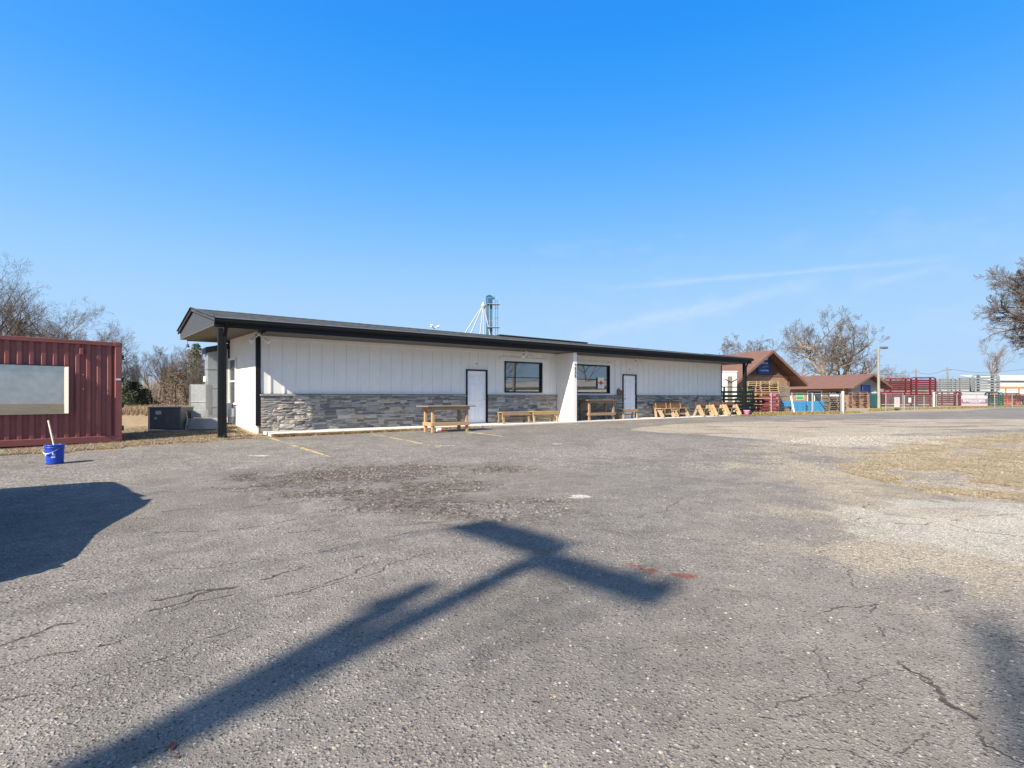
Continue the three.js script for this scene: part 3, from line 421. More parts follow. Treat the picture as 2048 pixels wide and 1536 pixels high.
  obj('mortar_bed', [[0.09, 7.45], [8.49, 12.1], [12.33, 16.27], [17.32, 24.52]].map(([a, b]) => box(b - a, 1.25, 0.018, (a + b) / 2, 0.73, 0.009)), mat(0.11, 0.108, 0.1, 0.95), B);
  for (const [a, b] of [[0.06, 7.46], [8.48, 12.11], [12.32, 16.28], [17.31, 24.54]]) { const n = Math.round((b - a) / 0.6); for (let i = 0; i < n; i++) { const l = (b - a) / n; obj('ledge_stone', cbox(l - 0.006, 0.055, 0.085, a + (i + 0.5) * l, 1.375, 0.045, 0.008), sm[[0, 6, 8, 1][i % 4]], B); } }
  obj('ledge_flashing', [[0.06, 7.46], [8.48, 12.11], [12.32, 16.28], [17.31, 24.54]].map(([a, b]) => box(b - a, 0.012, 0.05, (a + b) / 2, 1.41, 0.026)), M.black, B);
  // doors
  const doorWhite = mat(0.86, 0.855, 0.835, 0.45);
  const door = (x, hinge) => {
    const d = new THREE.Group(); d.name = 'door'; d.position.set(x, 0, 0); B.add(d);
    const y0 = slabTop(x), leaf = [cbox(0.86, 2.03, 0.045, 0, y0 + 1.03, -0.03, 0.004)];
    obj('door_leaf', leaf, doorWhite, d);
    for (const [py, ph] of [[1.78, 0.2], [1.22, 0.72], [0.42, 0.6]]) for (const sx of [-1, 1]) { const X = sx * 0.19, w = 0.25, Y = y0 + py; obj('door_panel', [box(w + 0.02, 0.012, 0.02, X, Y + ph / 2, 0.0), box(w + 0.02, 0.012, 0.02, X, Y - ph / 2, 0.0), box(0.012, ph - 0.014, 0.02, X - w / 2, Y, 0.0), box(0.012, ph - 0.014, 0.02, X + w / 2, Y, 0.0), cbox(w - 0.09, ph - 0.09, 0.03, X, Y, 0.0, 0.012)], doorWhite, d); }
    obj('door_frame', [box(0.06, 2.13, 0.07, -0.465, y0 + 1.065, 0.005), box(0.06, 2.13, 0.07, 0.465, y0 + 1.065, 0.005), box(0.87, 0.055, 0.07, 0, y0 + 2.1, 0.005)], M.black, d);
    obj('knob', [rod([hinge * 0.36, y0 + 0.95, -0.01], [hinge * 0.36, y0 + 0.95, 0.05], 0.014), new THREE.SphereGeometry(0.032, 12, 8).translate(hinge * 0.36, y0 + 0.95, 0.065)], M.chrome, d);
    obj('deadbolt', rod([hinge * 0.36, y0 + 1.12, -0.01], [hinge * 0.36, y0 + 1.12, 0.025], 0.032, 0.028, 14), M.chrome, d);
    for (const hy of [0.3, 1.05, 1.8]) obj('hinge', rod([-hinge * 0.437, y0 + hy - 0.05, 0.0], [-hinge * 0.437, y0 + hy + 0.05, 0.0], 0.012), M.galvDull, d);
    obj('threshold', cbox(0.87, 0.03, 0.12, 0, y0 + 0.015, 0.02), M.galvDull, d);
    obj('sign_screw', rod([0, y0 + 2.36, 0], [0, y0 + 2.36, 0.03], 0.02), M.blackMatte, d);
  };
  door(7.97, 1); door(16.795, -1);
  // shop windows: black frames, two lights, tinted panes
  const glass = new THREE.MeshPhysicalMaterial({ transmission: 0.85, thickness: 0, roughness: 0.01, ior: 2.6, specularIntensity: 1, color: 0x9fb0b4 });
  const win = (a, b, y0, y1) => {
    const w = new THREE.Group(); w.name = 'window'; B.add(w); const c = (a + b) / 2, L = b - a, h = y1 - y0;
    obj('frame', [box(L, 0.06, 0.11, c, y0 + 0.03, -0.03), box(L, 0.05, 0.11, c, y1 - 0.025, -0.03), box(0.05, h - 0.11, 0.11, a + 0.025, (y0 + y1) / 2 + 0.005, -0.03), box(0.07, h - 0.11, 0.11, b - 0.035, (y0 + y1) / 2 + 0.005, -0.03)], M.black, w);
    obj('glazing_bar', box(L - 0.12, 0.028, 0.04, c - 0.01, y0 + h * 0.49, -0.05), M.black, w);
    for (const [p, q] of [[y0 + 0.06, y0 + h * 0.49 - 0.014], [y0 + h * 0.49 + 0.014, y1 - 0.05]]) obj('pane', box(L - 0.12, q - p, 0.004, c - 0.01, (p + q) / 2, -0.06), glass, w);
    return w;
  };
  win(9.31, 11.3, 1.5, 2.79); win(13.18, 15.43, 1.49, 2.81);
  // small window in the gable end
  { const w = new THREE.Group(); w.name = 'window'; B.add(w); w.position.set(sk(-2.75) - 0.02, 0, -2.75); w.rotation.y = -Math.PI / 2 + 0.082; const g2 = new THREE.MeshPhysicalMaterial({ transmission: 0.7, thickness: 0, roughness: 0.02, ior: 2.2, color: 0x4c5b58 });
    const bx = (...q) => box(...q);
    obj('frame', [bx(0.07, 1.62, 0.05, -0.42, 1.86, 0.02), bx(0.07, 1.62, 0.05, 0.42, 1.86, 0.02), bx(0.77, 0.07, 0.05, 0, 2.635, 0.02), bx(0.77, 0.07, 0.06, 0, 1.085, 0.02), bx(0.77, 0.05, 0.04, 0, 1.86, 0.02)], M.whiteTrim, w);
    obj('pane', [bx(0.77, 0.7, 0.006, 0, 1.48, 0.006)], g2, w); obj('pane', [bx(0.77, 0.7, 0.006, 0, 2.24, 0.006)], g2, w); }
  // electrical boxes, conduit and pipe at the back of the gable end
  obj('meter_box', [cbox(0.14, 0.5, 0.3, sk(-2.9) - 0.1, 0.87, -3.0, 0.01), cbox(0.1, 0.3, 0.22, sk(-2.5) - 0.08, 0.78, -2.62, 0.01)], M.whiteTrim, B);
  obj('conduit', rod([-0.32, 0.2, -2.95], [-0.32, 0.7, -2.95], 0.025), M.whiteTrim, B); obj('conduit', rod([-0.3, 0.2, -2.6], [-0.28, 0.66, -2.6], 0.02), M.whiteTrim, B);
  // roof: low gable with overhang, skewed at the gable end
  const eL = -1.33, eR = 25.62, rid = -1.9, yE = 3.5, bk = -4.2, ryL = 4.14, ryR = 3.96, yB = 3.6, L = (o) => eL + sk(o - 1.25);
  obj('roof', [slabFrom([[L(1.27), yE, 1.27], [eR, yE, 1.27], [eR, ryR, rid], [L(rid), ryL, rid]], 0.05), slabFrom([[L(rid), ryL, rid], [eR, ryR, rid], [eR, yB, -5.0], [L(bk), yB, bk]], 0.05)], M.shingle, B);
  { const cap = []; for (let i = 0; i < 80; i++) { const a = mix(L(rid), eR, i / 80), b = mix(L(rid), eR, (i + 1.05) / 80), ya = mix(ryL, ryR, i / 80), yb = mix(ryL, ryR, (i + 1) / 80); cap.push(slabFrom([[a, ya - 0.012, rid + 0.14], [b, yb - 0.018, rid + 0.14], [b, yb + 0.008, rid], [a, ya + 0.014, rid]], 0.012)); } obj('ridge_cap', cap, M.shingle, B); }
  obj('ridge_vent', [bar([10.3, mix(ryL, ryR, 0.43) + 0.03, rid], [15.7, mix(ryL, ryR, 0.63) + 0.03, rid], 0.3, 0.05)], M.blackMatte, B);
  obj('fascia', [box(eR - 0.02, 0.2, 0.03, (eR + 0.02) / 2, 3.32, 1.19), box(-eL + 0.04, 0.17, 0.03, (eL + 0.02) / 2, 3.335, 1.191), box(eR - eL + 0.3, 0.2, 0.03, (eR + eL) / 2, 3.42, bk - 0.2)], M.black, B);
  { const pr = [[0, 0], [0, 0.125], [0.012, 0.125], [0.012, 0.012], [0.07, 0.012], [0.108, 0.06], [0.108, 0.125], [0.13, 0.128], [0.13, 0.112], [0.12, 0.112], [0.12, 0.055], [0.076, 0]].map(([x, y]) => [x, y]); const g = prism(pr, eR - eL); g.rotateY(-Math.PI / 2); g.scale(1, 1, 1); g.translate(eR, 3.365, 1.206); obj('gutter', g, M.black, B); }
  obj('gutter_cap', [box(0.01, 0.13, 0.13, eL - 0.006, 3.43, 1.27), box(0.01, 0.13, 0.13, eR + 0.006, 3.43, 1.27)], M.black, B);
  obj('drip_edge', box(eR - eL, 0.012, 0.05, (eR + eL) / 2, 3.513, 1.3), M.galvDull, B);
  const nS = 22; for (let i = 0; i < nS; i++) { const a = mix(0.04, eR - 0.05, i / nS), b = mix(0.04, eR - 0.05, (i + 1) / nS) - 0.006; obj('soffit_board', box(b - a, 0.014, 1.2, (a + b) / 2, 3.232, 0.58), M.soffit, B); }
  obj('soffit_end', slabFrom([[L(1.15) + 0.06, 3.35, 1.17], [0.03, 3.35, 1.17], [g0 + 0.03, 3.35, -4.2], [L(-4.2) + 0.06, 3.35, -4.2]], 0.014), M.soffit, B);
  // gable end cladding in vertical boards under the rake
  const top = (o) => (o > rid ? mix(ryL, yE, (o - rid) / (1.25 - rid)) : mix(ryL, yB, (rid - o) / (rid - bk))) - 0.08;
  for (let i = 0; i < 18; i++) { const o0 = mix(1.17, bk + 0.1, i / 18), o1 = mix(1.17, bk + 0.1, (i + 1) / 18) + 0.008, x0 = L(o0) + 0.06, x1 = L(o1) + 0.06; obj('gable_board', fromTris([].concat(...[[[x0, 3.34, o0], [x0, top(o0), o0], [x1, top(o1), o1]], [[x0, 3.34, o0], [x1, top(o1), o1], [x1, 3.34, o1]], [[x0 + 0.02, 3.34, o0], [x1 + 0.02, top(o1), o1], [x0 + 0.02, top(o0), o0]], [[x0 + 0.02, 3.34, o0], [x1 + 0.02, 3.34, o1], [x1 + 0.02, top(o1), o1]], [[x0, 3.34, o0], [x0 + 0.02, 3.34, o0], [x0 + 0.02, top(o0), o0]], [[x0, 3.34, o0], [x0 + 0.02, top(o0), o0], [x0, top(o0), o0]]].map((t) => t.flat()))), M.slate, B); }
  for (const [a, b] of [[1.26, rid], [rid, bk]]) obj('rake_board', [bar([L(a) + 0.02, top(a) + 0.045, a], [L(b) + 0.02, top(b) + 0.045, b], 0.035, 0.1), bar([L(a) - 0.01, top(a) + 0.115, a], [L(b) - 0.01, top(b) + 0.115, b], 0.05, 0.03)], b === bk ? M.black : M.slate, B);
  { const e = eR - 0.06, t2 = (o) => (o > rid ? mix(ryR, yE, (o - rid) / (1.25 - rid)) : mix(ryR, yB, (rid - o) / (rid + 5.0))) - 0.07; obj('gable_board', fromTris([[e, 3.22, 1.17], [e, t2(rid), rid], [e, t2(1.17), 1.17], [e, 3.22, 1.17], [e, 3.22, -4.9], [e, t2(rid), rid], [e, 3.22, -4.9], [e, t2(-4.9), -4.9], [e, t2(rid), rid]].flat()), M.slate, B); obj('rake_board', bar([e + 0.03, t2(1.26) + 0.05, 1.26], [e + 0.03, t2(rid) + 0.05, rid], 0.035, 0.12), M.black, B); obj('soffit_end', box(1.05, 0.014, 4.8, 25.05, 3.232, -2.45), M.soffit, B); }
  // posts with downspouts at both ends
  const post = (x, o, kneeTo) => { const [, y] = bp(x, o); const p = new THREE.Group(); p.name = 'post'; B.add(p); obj('timber', cbox(0.13, 3.25 - y + 0.05, 0.13, x, (3.22 + y) / 2 - 0.02, o, 0.008), M.black, p); obj('base_plate', cbox(0.17, 0.07, 0.17, x, y + 0.03, o), M.blackMatte, p); obj('downspout', [bar([x + kneeTo, y + 0.12, o + 0.03], [x + kneeTo, 3.05, o + 0.03], 0.085, 0.065), bar([x + kneeTo, 3.03, o + 0.03], [x + kneeTo * 1.2, 3.38, o + 0.24], 0.085, 0.065), bar([x + kneeTo, y + 0.14, o + 0.03], [x + kneeTo, y + 0.04, o + 0.17], 0.085, 0.065)], M.black, p); obj('strap', [box(0.1, 0.025, 0.075, x + kneeTo, y + 0.5, o + 0.03), box(0.1, 0.025, 0.075, x + kneeTo, 2.6, o + 0.03)], M.black, p); };
  post(-1.16, 1.02, 0.11); post(25.2, 1.0, 0.14);
  // house number on the edge of the wing wall
  const font = await new FontLoader().loadAsync('fonts/droid/droid_sans_bold.typeface.json');
  '1535'.split('').forEach((ch, i) => { const g = new TextGeometry(ch, { font, size: 0.12, depth: 0.012, curveSegments: 4 }); g.computeBoundingBox(); g.translate(12.22 - (g.boundingBox.max.x + g.boundingBox.min.x) / 2, 2.62 - i * 0.155, 1.092); obj('number', g, M.blackMatte, B); });
}
// twin-head floodlights: [s, o, y, label, wide]
{
  const flood = (s, o, y, label, k = 1, up = false) => {
    const t = thing('floodlight', label, 'floodlight', bp(s, o, y), TURN, 'twin floodlights on the white building');
    obj('mount', rod([0, -0.03, 0], [0, 0.02, 0], 0.06 * k, 0.05 * k, 12), M.whiteTrim, t);
    for (const q of [-1, 1]) { const a = [q * 0.02, -0.03, 0], b = [q * 0.13 * k, -0.12 * k * (up ? -0.6 : 1), 0.05]; obj('arm', rod(a, b, 0.018 * k), M.whiteTrim, t); const c = [b[0] + q * 0.1 * k, b[1] - 0.1 * k * (up ? -0.3 : 1), b[2] + 0.06]; obj('lamp_head', [rod(b, c, 0.035 * k, 0.07 * k, 14), rod(c, [c[0] + q * 0.015, c[1] - 0.015, c[2] + 0.01], 0.07 * k, 0.065 * k, 14)], M.whiteTrim, t); }
  };
  flood(-0.05, 0.45, 3.2, 'white twin floodlight under the soffit near the gable end', 1.05);
  flood(10.15, 0.35, 3.19, 'white twin floodlight above the left shop window');
  flood(16.95, 0.35, 3.19, 'white twin floodlight above the right-hand white door');
  flood(7.35, -2.4, 4.24, 'twin floodlight standing on the roof behind the ridge', 0.8, true);
}
// picture-sign, boxes and bits seen through and around the right-hand window
{
  const sg = canvasTex(256, 320, (x, w, h) => { x.fillStyle = '#e9e2d2'; x.fillRect(0, 0, w, h); x.fillStyle = '#e2562f'; x.beginPath(); x.ellipse(128, 160, 70, 52, 0, 0, 7); x.fill(); x.beginPath(); x.moveTo(60, 160); x.lineTo(20, 120); x.lineTo(24, 205); x.fill(); x.beginPath(); x.moveTo(196, 160); x.lineTo(240, 130); x.lineTo(236, 195); x.fill(); x.beginPath(); x.moveTo(95, 120); x.lineTo(128, 70); x.lineTo(165, 118); x.fill(); x.fillStyle = '#b23a1c'; x.fillRect(110, 140, 40, 34); x.fillStyle = '#8d3a24'; x.fillRect(122, 215, 12, 40); });
  const p = obj('paper_sign', box(0.42, 0.52, 0.006), new THREE.MeshStandardMaterial({ map: sg, roughness: 0.8 })); { const uv = p.geometry.attributes.uv, q = p.geometry.attributes.position; for (let i = 0; i < uv.count; i++) uv.setXY(i, q.getX(i) / 0.42 + 0.5, q.getY(i) / 0.52 + 0.5); }
  p.position.set(...bp(14.85, 0.0, 1.98)); p.rotation.set(0, TURN, 0); tag(p, 'white paper sign with an orange picture taped in the right window', 'sign');
  const bxs = [[13.55, 1.72, 0.5, 0.75, 'tall tan cardboard box behind the right window beside the wing wall', [0.4, 0.29, 0.17]], [14.1, 1.6, 0.3, 0.5, 'dull brown box in the middle of the right window', [0.25, 0.2, 0.15]], [14.5, 1.66, 0.24, 0.62, 'blue box standing behind the right window', [0.06, 0.1, 0.3]]];
  for (const [s, y, w, h, l, c] of bxs) { const t = thing('box', l, 'box', bp(s, -0.75, y - h / 2), TURN); obj('carton', cbox(w, h, 0.35, 0, h / 2, 0), mat(...c, 0.8), t); obj('flap_tape', box(w * 0.2, h * 0.98, 0.352, 0, h / 2, 0.002), mat(c[0] * 1.2, c[1] * 1.2, c[2] * 1.15, 0.5), t); }
  obj('display_shelf', [cbox(2.2, 0.04, 0.5, 0, 0, 0), box(0.05, 1.05, 0.45, -1, -0.54, 0), box(0.05, 1.05, 0.45, 1, -0.54, 0)], M.woodBrown); const sh = scene.children[scene.children.length - 1]; sh.position.set(...bp(14.3, -0.75, 1.33)); sh.rotation.y = TURN; tag(sh, 'brown shelf inside the right window carrying boxes', 'shelf');
  const bt = thing('bottle', 'slim white bottle beside the blue box in the right window', 'bottle', bp(14.33, -0.5, 1.35), TURN); obj('body', rod([0, 0, 0], [0, 0.4, 0], 0.05, 0.045, 14), M.whiteTrim, bt); obj('cap', rod([0, 0.4, 0], [0, 0.47, 0], 0.022, 0.02, 10), M.blackMatte, bt);
  const ho = thing('wooden_birdhouse', 'small brown wooden house ornament on the ledge beside the right door', 'ornament', bp(15.98, 0.05, 1.41), TURN); obj('front', prism([[-0.09, 0], [0.09, 0], [0.09, 0.22], [0, 0.34], [-0.09, 0.22]], 0.05), M.woodBrown, ho); obj('side_block', cbox(0.14, 0.24, 0.05, 0.16, 0.12, 0.03), M.woodBrown, ho); obj('peg', rod([0, 0.12, 0.05], [0, 0.12, 0.09], 0.012), M.wood, ho);
}
// ------------------------------------------------------------------ timber tables and benches along the walk
const vr = rng(88), variant = (m) => { const c = m.clone(), k = 0.78 + 0.34 * vr(); c.color.multiplyScalar(k); c.color.b *= 0.9 + 0.35 * vr(); return c; };
function table(name, label, s, o, L, Dp, H, y, top, group) {
  const t = thing(name, label, 'table', bp(s, o, y), TURN, group), n = 4, Wd = variant(M.wood), tops = [0, 1, 2, 3].map(() => variant(M.woodGrey));
  for (let i = 0; i < n; i++) obj('top_plank', cbox(top[0], 0.036, top[1] / n - 0.004, 0, H - 0.018, (i + 0.5) * top[1] / n - top[1] / 2, 0.005), tops[i], t);
  for (const q of [-1, 1]) for (const k of [-1, 1]) obj('leg', cbox(0.09, H - 0.036, 0.09, q * L / 2, (H - 0.036) / 2, k * Dp / 2, 0.006), Wd, t);
  for (const k of [-1, 1]) obj('apron', cbox(L + 0.14, 0.1, 0.038, 0, H - 0.09, k * (Dp / 2 + 0.065), 0.005), Wd, t);
  for (const q of [-1, 1]) { obj('end_apron', cbox(0.038, 0.1, Dp + 0.08, q * (L / 2 + 0.066), H - 0.09, 0, 0.005), Wd, t); obj('end_stretcher', cbox(0.038, 0.12, Dp + 0.08, q * (L / 2 + 0.066), 0.27, 0, 0.005), Wd, t); }
  for (const k of [-1, 1]) obj('stretcher', cbox(L + 0.14, 0.12, 0.038, 0, 0.27, k * (Dp / 2 + 0.065), 0.005), Wd, t);
  return t;
}
table('work_table', 'tall wooden work table standing on the asphalt before the left door', 5.3, 2.35, 1.26, 0.5, 0.86, bp(5.3, 2.35)[1], [1.78, 0.82], 'tall wooden tables');
table('work_table', 'tall wooden table tucked behind the wing wall under the right window', 14.0, 0.62, 1.5, 0.5, 0.9, slabTop(14) + 0.003, [1.9, 0.8], 'tall wooden tables');
function bench(label, s, L, Dp, o = 0.62) {
  const t = thing('bench', label, 'bench', bp(s, o, slabTop(s) + 0.003), TURN, 'plain wooden benches'), H = 0.45, Wd = variant(M.wood), Wp = variant(M.woodPale);
  for (let i = 0; i < 3; i++) obj('seat_plank', cbox(L, 0.038, Dp / 3 - 0.006, 0, H - 0.019, (i - 1) * Dp / 3, 0.006), Wd, t);
  obj('apron', cbox(L - 0.04, 0.1, 0.036, 0, H - 0.09, Dp / 2 - 0.02, 0.005), Wd, t); obj('apron', cbox(L - 0.04, 0.1, 0.036, 0, H - 0.09, -Dp / 2 + 0.02, 0.005), Wd, t);
  for (const q of [-1, 1]) { for (const k of [-1, 1]) obj('leg', bar([q * (L / 2 - 0.08), 0, k * Dp / 2], [q * (L / 2 - 0.08), H - 0.04, k * (Dp / 2 - 0.07)], 0.085, 0.04), Wp, t); obj('brace', cbox(0.036, 0.09, Dp - 0.12, q * (L / 2 - 0.13), H - 0.09, 0, 0.004), Wd, t); }
  obj('stretcher', cbox(L - 0.2, 0.07, 0.036, 0, 0.2, 0, 0.004), Wd, t);
}
bench('plain wooden bench right of the left door, nearest that door', 9.35, 1.42, 0.36);
bench('plain wooden bench under the left window, beside the wing wall', 10.86, 1.4, 0.36);
bench('short wooden bench in front of the right door and its frame', 16.0, 1.1, 0.34);
function backBench(label, s, o, turn = 0) {                             // a bench of two triangular sides with a seat and a back board
  const t = thing('slant_bench', label, 'bench', bp(s, o, slabTop(Math.min(s, 24.5)) + 0.003), TURN + turn, 'wooden benches with triangular sides'), L = 1.0, Wd = variant(M.wood), Wp = variant(M.woodPale), Wb = variant(M.woodBrown);
  for (const q of [-1, 1]) { const x = q * (L / 2 - 0.06); obj('front_leg', bar([x, 0, 0.26], [x, 0.42, -0.02], 0.038, 0.2), Wp, t); obj('back_leg', bar([x - q * 0.04, 0, -0.2], [x - q * 0.04, 0.72, -0.3], 0.038, 0.14), Wp, t); obj('side_rail', cbox(0.038, 0.1, 0.46, x - q * 0.08, 0.36, -0.05, 0.004), Wp, t); }
  for (let i = 0; i < 2; i++) obj('seat_plank', cbox(L + 0.06, 0.038, 0.17, 0, 0.44, 0.08 - i * 0.18, 0.005), Wd, t);
  for (let i = 0; i < 2; i++) obj('back_plank', cbox(L + 0.06, 0.14, 0.036, 0, 0.56 + i * 0.16, -0.24 - 0.02 * i, 0.005), Wb, t);
  obj('stretcher', cbox(L - 0.16, 0.09, 0.036, 0, 0.16, 0.06, 0.004), Wp, t);
}
backBench('brown-backed wooden bench just right of the right door', 18.7, 0.62); backBench('brown-backed wooden bench second from the right door', 19.85, 0.62);
function tentBench(label, s, o, turn) {                                // low bench with broad triangular end boards
  const t = thing('tent_bench', label, 'bench', bp(s, o, slabTop(Math.min(s, 24.5)) + 0.003), TURN + turn, 'wooden benches with triangular end boards'), Wp = variant(M.woodPale), Wb = variant(M.woodBrown);
  for (const q of [-1, 1]) { obj('end_board', [bar([q * 0.52, 0.0, 0.3], [q * 0.52, 0.56, 0.0], 0.04, 0.24), bar([q * 0.478, 0.0, -0.26], [q * 0.478, 0.56, 0.0], 0.04, 0.14)], Wp, t); obj('cross_tie', cbox(0.036, 0.09, 0.34, q * 0.436, 0.3, 0, 0.004), Wp, t); }
  obj('seat_plank', cbox(1.14, 0.038, 0.2, 0, 0.38, 0.0, 0.005), M.woodGrey, t); obj('back_plank', cbox(1.14, 0.2, 0.036, 0, 0.62, -0.1, 0.005), Wb, t);
}
tentBench('triangle-ended wooden bench at the far end of the walk, nearest the brown-backed benches', 21.75, 0.72, 0.1); tentBench('triangle-ended wooden bench in the middle of the far end of the walk', 22.95, 0.75, 0.05); tentBench('triangle-ended wooden bench at the very end of the walk by the black post', 24.1, 0.8, 0.0);
// ------------------------------------------------------------------ shipping container on the left: its long side runs away from the camera
{
  const far = [-10.17, 14.2], dir = [0.663, 0.749], L = 6.06, W = 2.44, H = 2.59, turn = Math.atan2(dir[1], dir[0]);       // local x runs along the long side, away from the camera
  const near = [far[0] - dir[0] * L, far[1] - dir[1] * L], y0 = 0.15;
  const t = thing('shipping_container', 'red-brown corrugated shipping container with a covered hatch in its side', 'container', [near[0], y0, -near[1]], turn);
  // long side facing the lot: local z = 0 is the face, +z toward the lot (to the right of the direction of travel)
  const hx1 = L - 1.09, hx0 = hx1 - 2.6, hy0 = 0.75, hy1 = 1.91, hc = (hx0 + hx1) / 2;
  const pitch = 0.216, depth = 0.05, corr = (z, sgn) => { const P = [], f = (a, b) => { const q = [[a[0], 0.16, a[1]], [b[0], 0.16, b[1]], [b[0], H - 0.1, b[1]], [a[0], H - 0.1, a[1]]]; P.push(...q[0], ...q[1], ...q[2], ...q[0], ...q[2], ...q[3]); }; let x = 0.14; while (x < L - 0.2) { const e = [[x, z], [x + 0.068, z], [x + 0.11, z - sgn * depth], [x + 0.174, z - sgn * depth], [x + pitch, z]]; for (let i = 0; i < 4; i++) f(e[i], e[i + 1]); x += pitch; } f([x, z], [L - 0.06, z]); return fromTris(P); };
  const g = corr(-0.03, 1);
  obj('side_panel', g, M.oxide, t); obj('side_panel', corr(-W + 0.03, -1), M.oxide, t);
  obj('top_rail', cbox(L - 0.3, 0.1, 0.07, L / 2, H - 0.06, -0.035), M.oxide, t); obj('bottom_rail', [cbox(L - 0.3, 0.15, 0.06, L / 2, 0.085, -0.03), box(L - 0.3, 0.03, 0.05, L / 2, 0.165, -0.06)], M.oxide, t);
  obj('top_rail', cbox(L - 0.3, 0.1, 0.07, L / 2, H - 0.06, -W + 0.035), M.oxide, t); obj('bottom_rail', cbox(L - 0.3, 0.15, 0.06, L / 2, 0.085, -W + 0.03), M.oxide, t);
  for (const x of [0, L]) for (const z of [0, -W]) { const sx = x ? -1 : 1, sz = z ? 1 : -1; obj('corner_post', [cbox(0.15, H - 0.24, 0.12, x + sx * 0.08, H / 2, z + sz * 0.06, 0.01), box(0.02, H - 0.24, 0.04, x + sx * 0.165, H / 2, z + sz * 0.06)], M.oxide, t); for (const y of [0.06, H - 0.06]) obj('corner_casting', [cbox(0.17, 0.12, 0.16, x + sx * 0.085, y, z + sz * 0.078, 0.01), box(0.07, 0.05, 0.004, x + sx * 0.085, y, z - sz * 0.004)], M.oxide, t); }
  for (const x of [0.3, L - 0.35]) for (const z of [-0.2, -W + 0.2]) obj('block', cbox(0.4, 0.14, 0.2, x, -0.075, z), M.woodGrey, t);
  obj('roof_panel', box(L - 0.1, 0.02, W - 0.08, L / 2, H - 0.03, -W / 2), M.oxide, t); obj('end_panel', box(0.04, H - 0.2, W - 0.2, L - 0.04, H / 2, -W / 2), M.oxide, t); obj('end_panel', box(0.04, H - 0.2, W - 0.2, 0.04, H / 2, -W / 2), M.oxide, t);
  for (const y of [0.35, 0.95, 1.6, 2.2]) obj('hinge', box(0.05, 0.13, 0.04, L + 0.012, y, -0.03), M.blackMatte, t);
  // covered hatch: a sheet of dull polished metal with a raised lip at its far end
  const hm = mat(0.68, 0.65, 0.58, 0.3, { metalness: 0.7, map: uvScale(spangle, 0.4) });
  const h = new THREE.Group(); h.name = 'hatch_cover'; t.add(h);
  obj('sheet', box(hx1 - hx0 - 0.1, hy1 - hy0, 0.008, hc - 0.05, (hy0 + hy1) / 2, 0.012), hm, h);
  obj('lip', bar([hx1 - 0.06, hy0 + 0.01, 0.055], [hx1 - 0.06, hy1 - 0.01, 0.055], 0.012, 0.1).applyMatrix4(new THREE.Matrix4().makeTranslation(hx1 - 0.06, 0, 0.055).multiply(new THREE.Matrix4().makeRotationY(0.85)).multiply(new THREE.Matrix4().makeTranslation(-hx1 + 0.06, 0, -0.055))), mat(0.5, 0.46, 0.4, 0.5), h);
  obj('painted_reflection', box(hx1 - hx0 - 0.12, 0.24, 0.012, hc - 0.06, hy0 + 0.13, 0.024), mat(0.5, 0.4, 0.26, 0.6, { map: uvScale(grain, 1) }), h);  // added tan strip: the dry ground's reflection in the sheet, put into colour
  obj('top_seal', box(hx1 - hx0 - 0.05, 0.02, 0.05, hc - 0.02, hy1 + 0.012, 0.01), M.blackMatte, h);
  obj('label_plate', box(0.1, 0.045, 0.004, L - 0.085, 1.62, 0.003), M.whiteTrim, t);
  obj('vent_cover', cbox(0.07, 0.16, 0.05, L - 0.85, 2.3, -0.02), M.oxide, t);
  for (const y of [1.72, 1.36]) obj('bolt', rod([L - 0.82, y, -0.03], [L - 0.82, y, 0.03], 0.012), M.chrome, t);
}
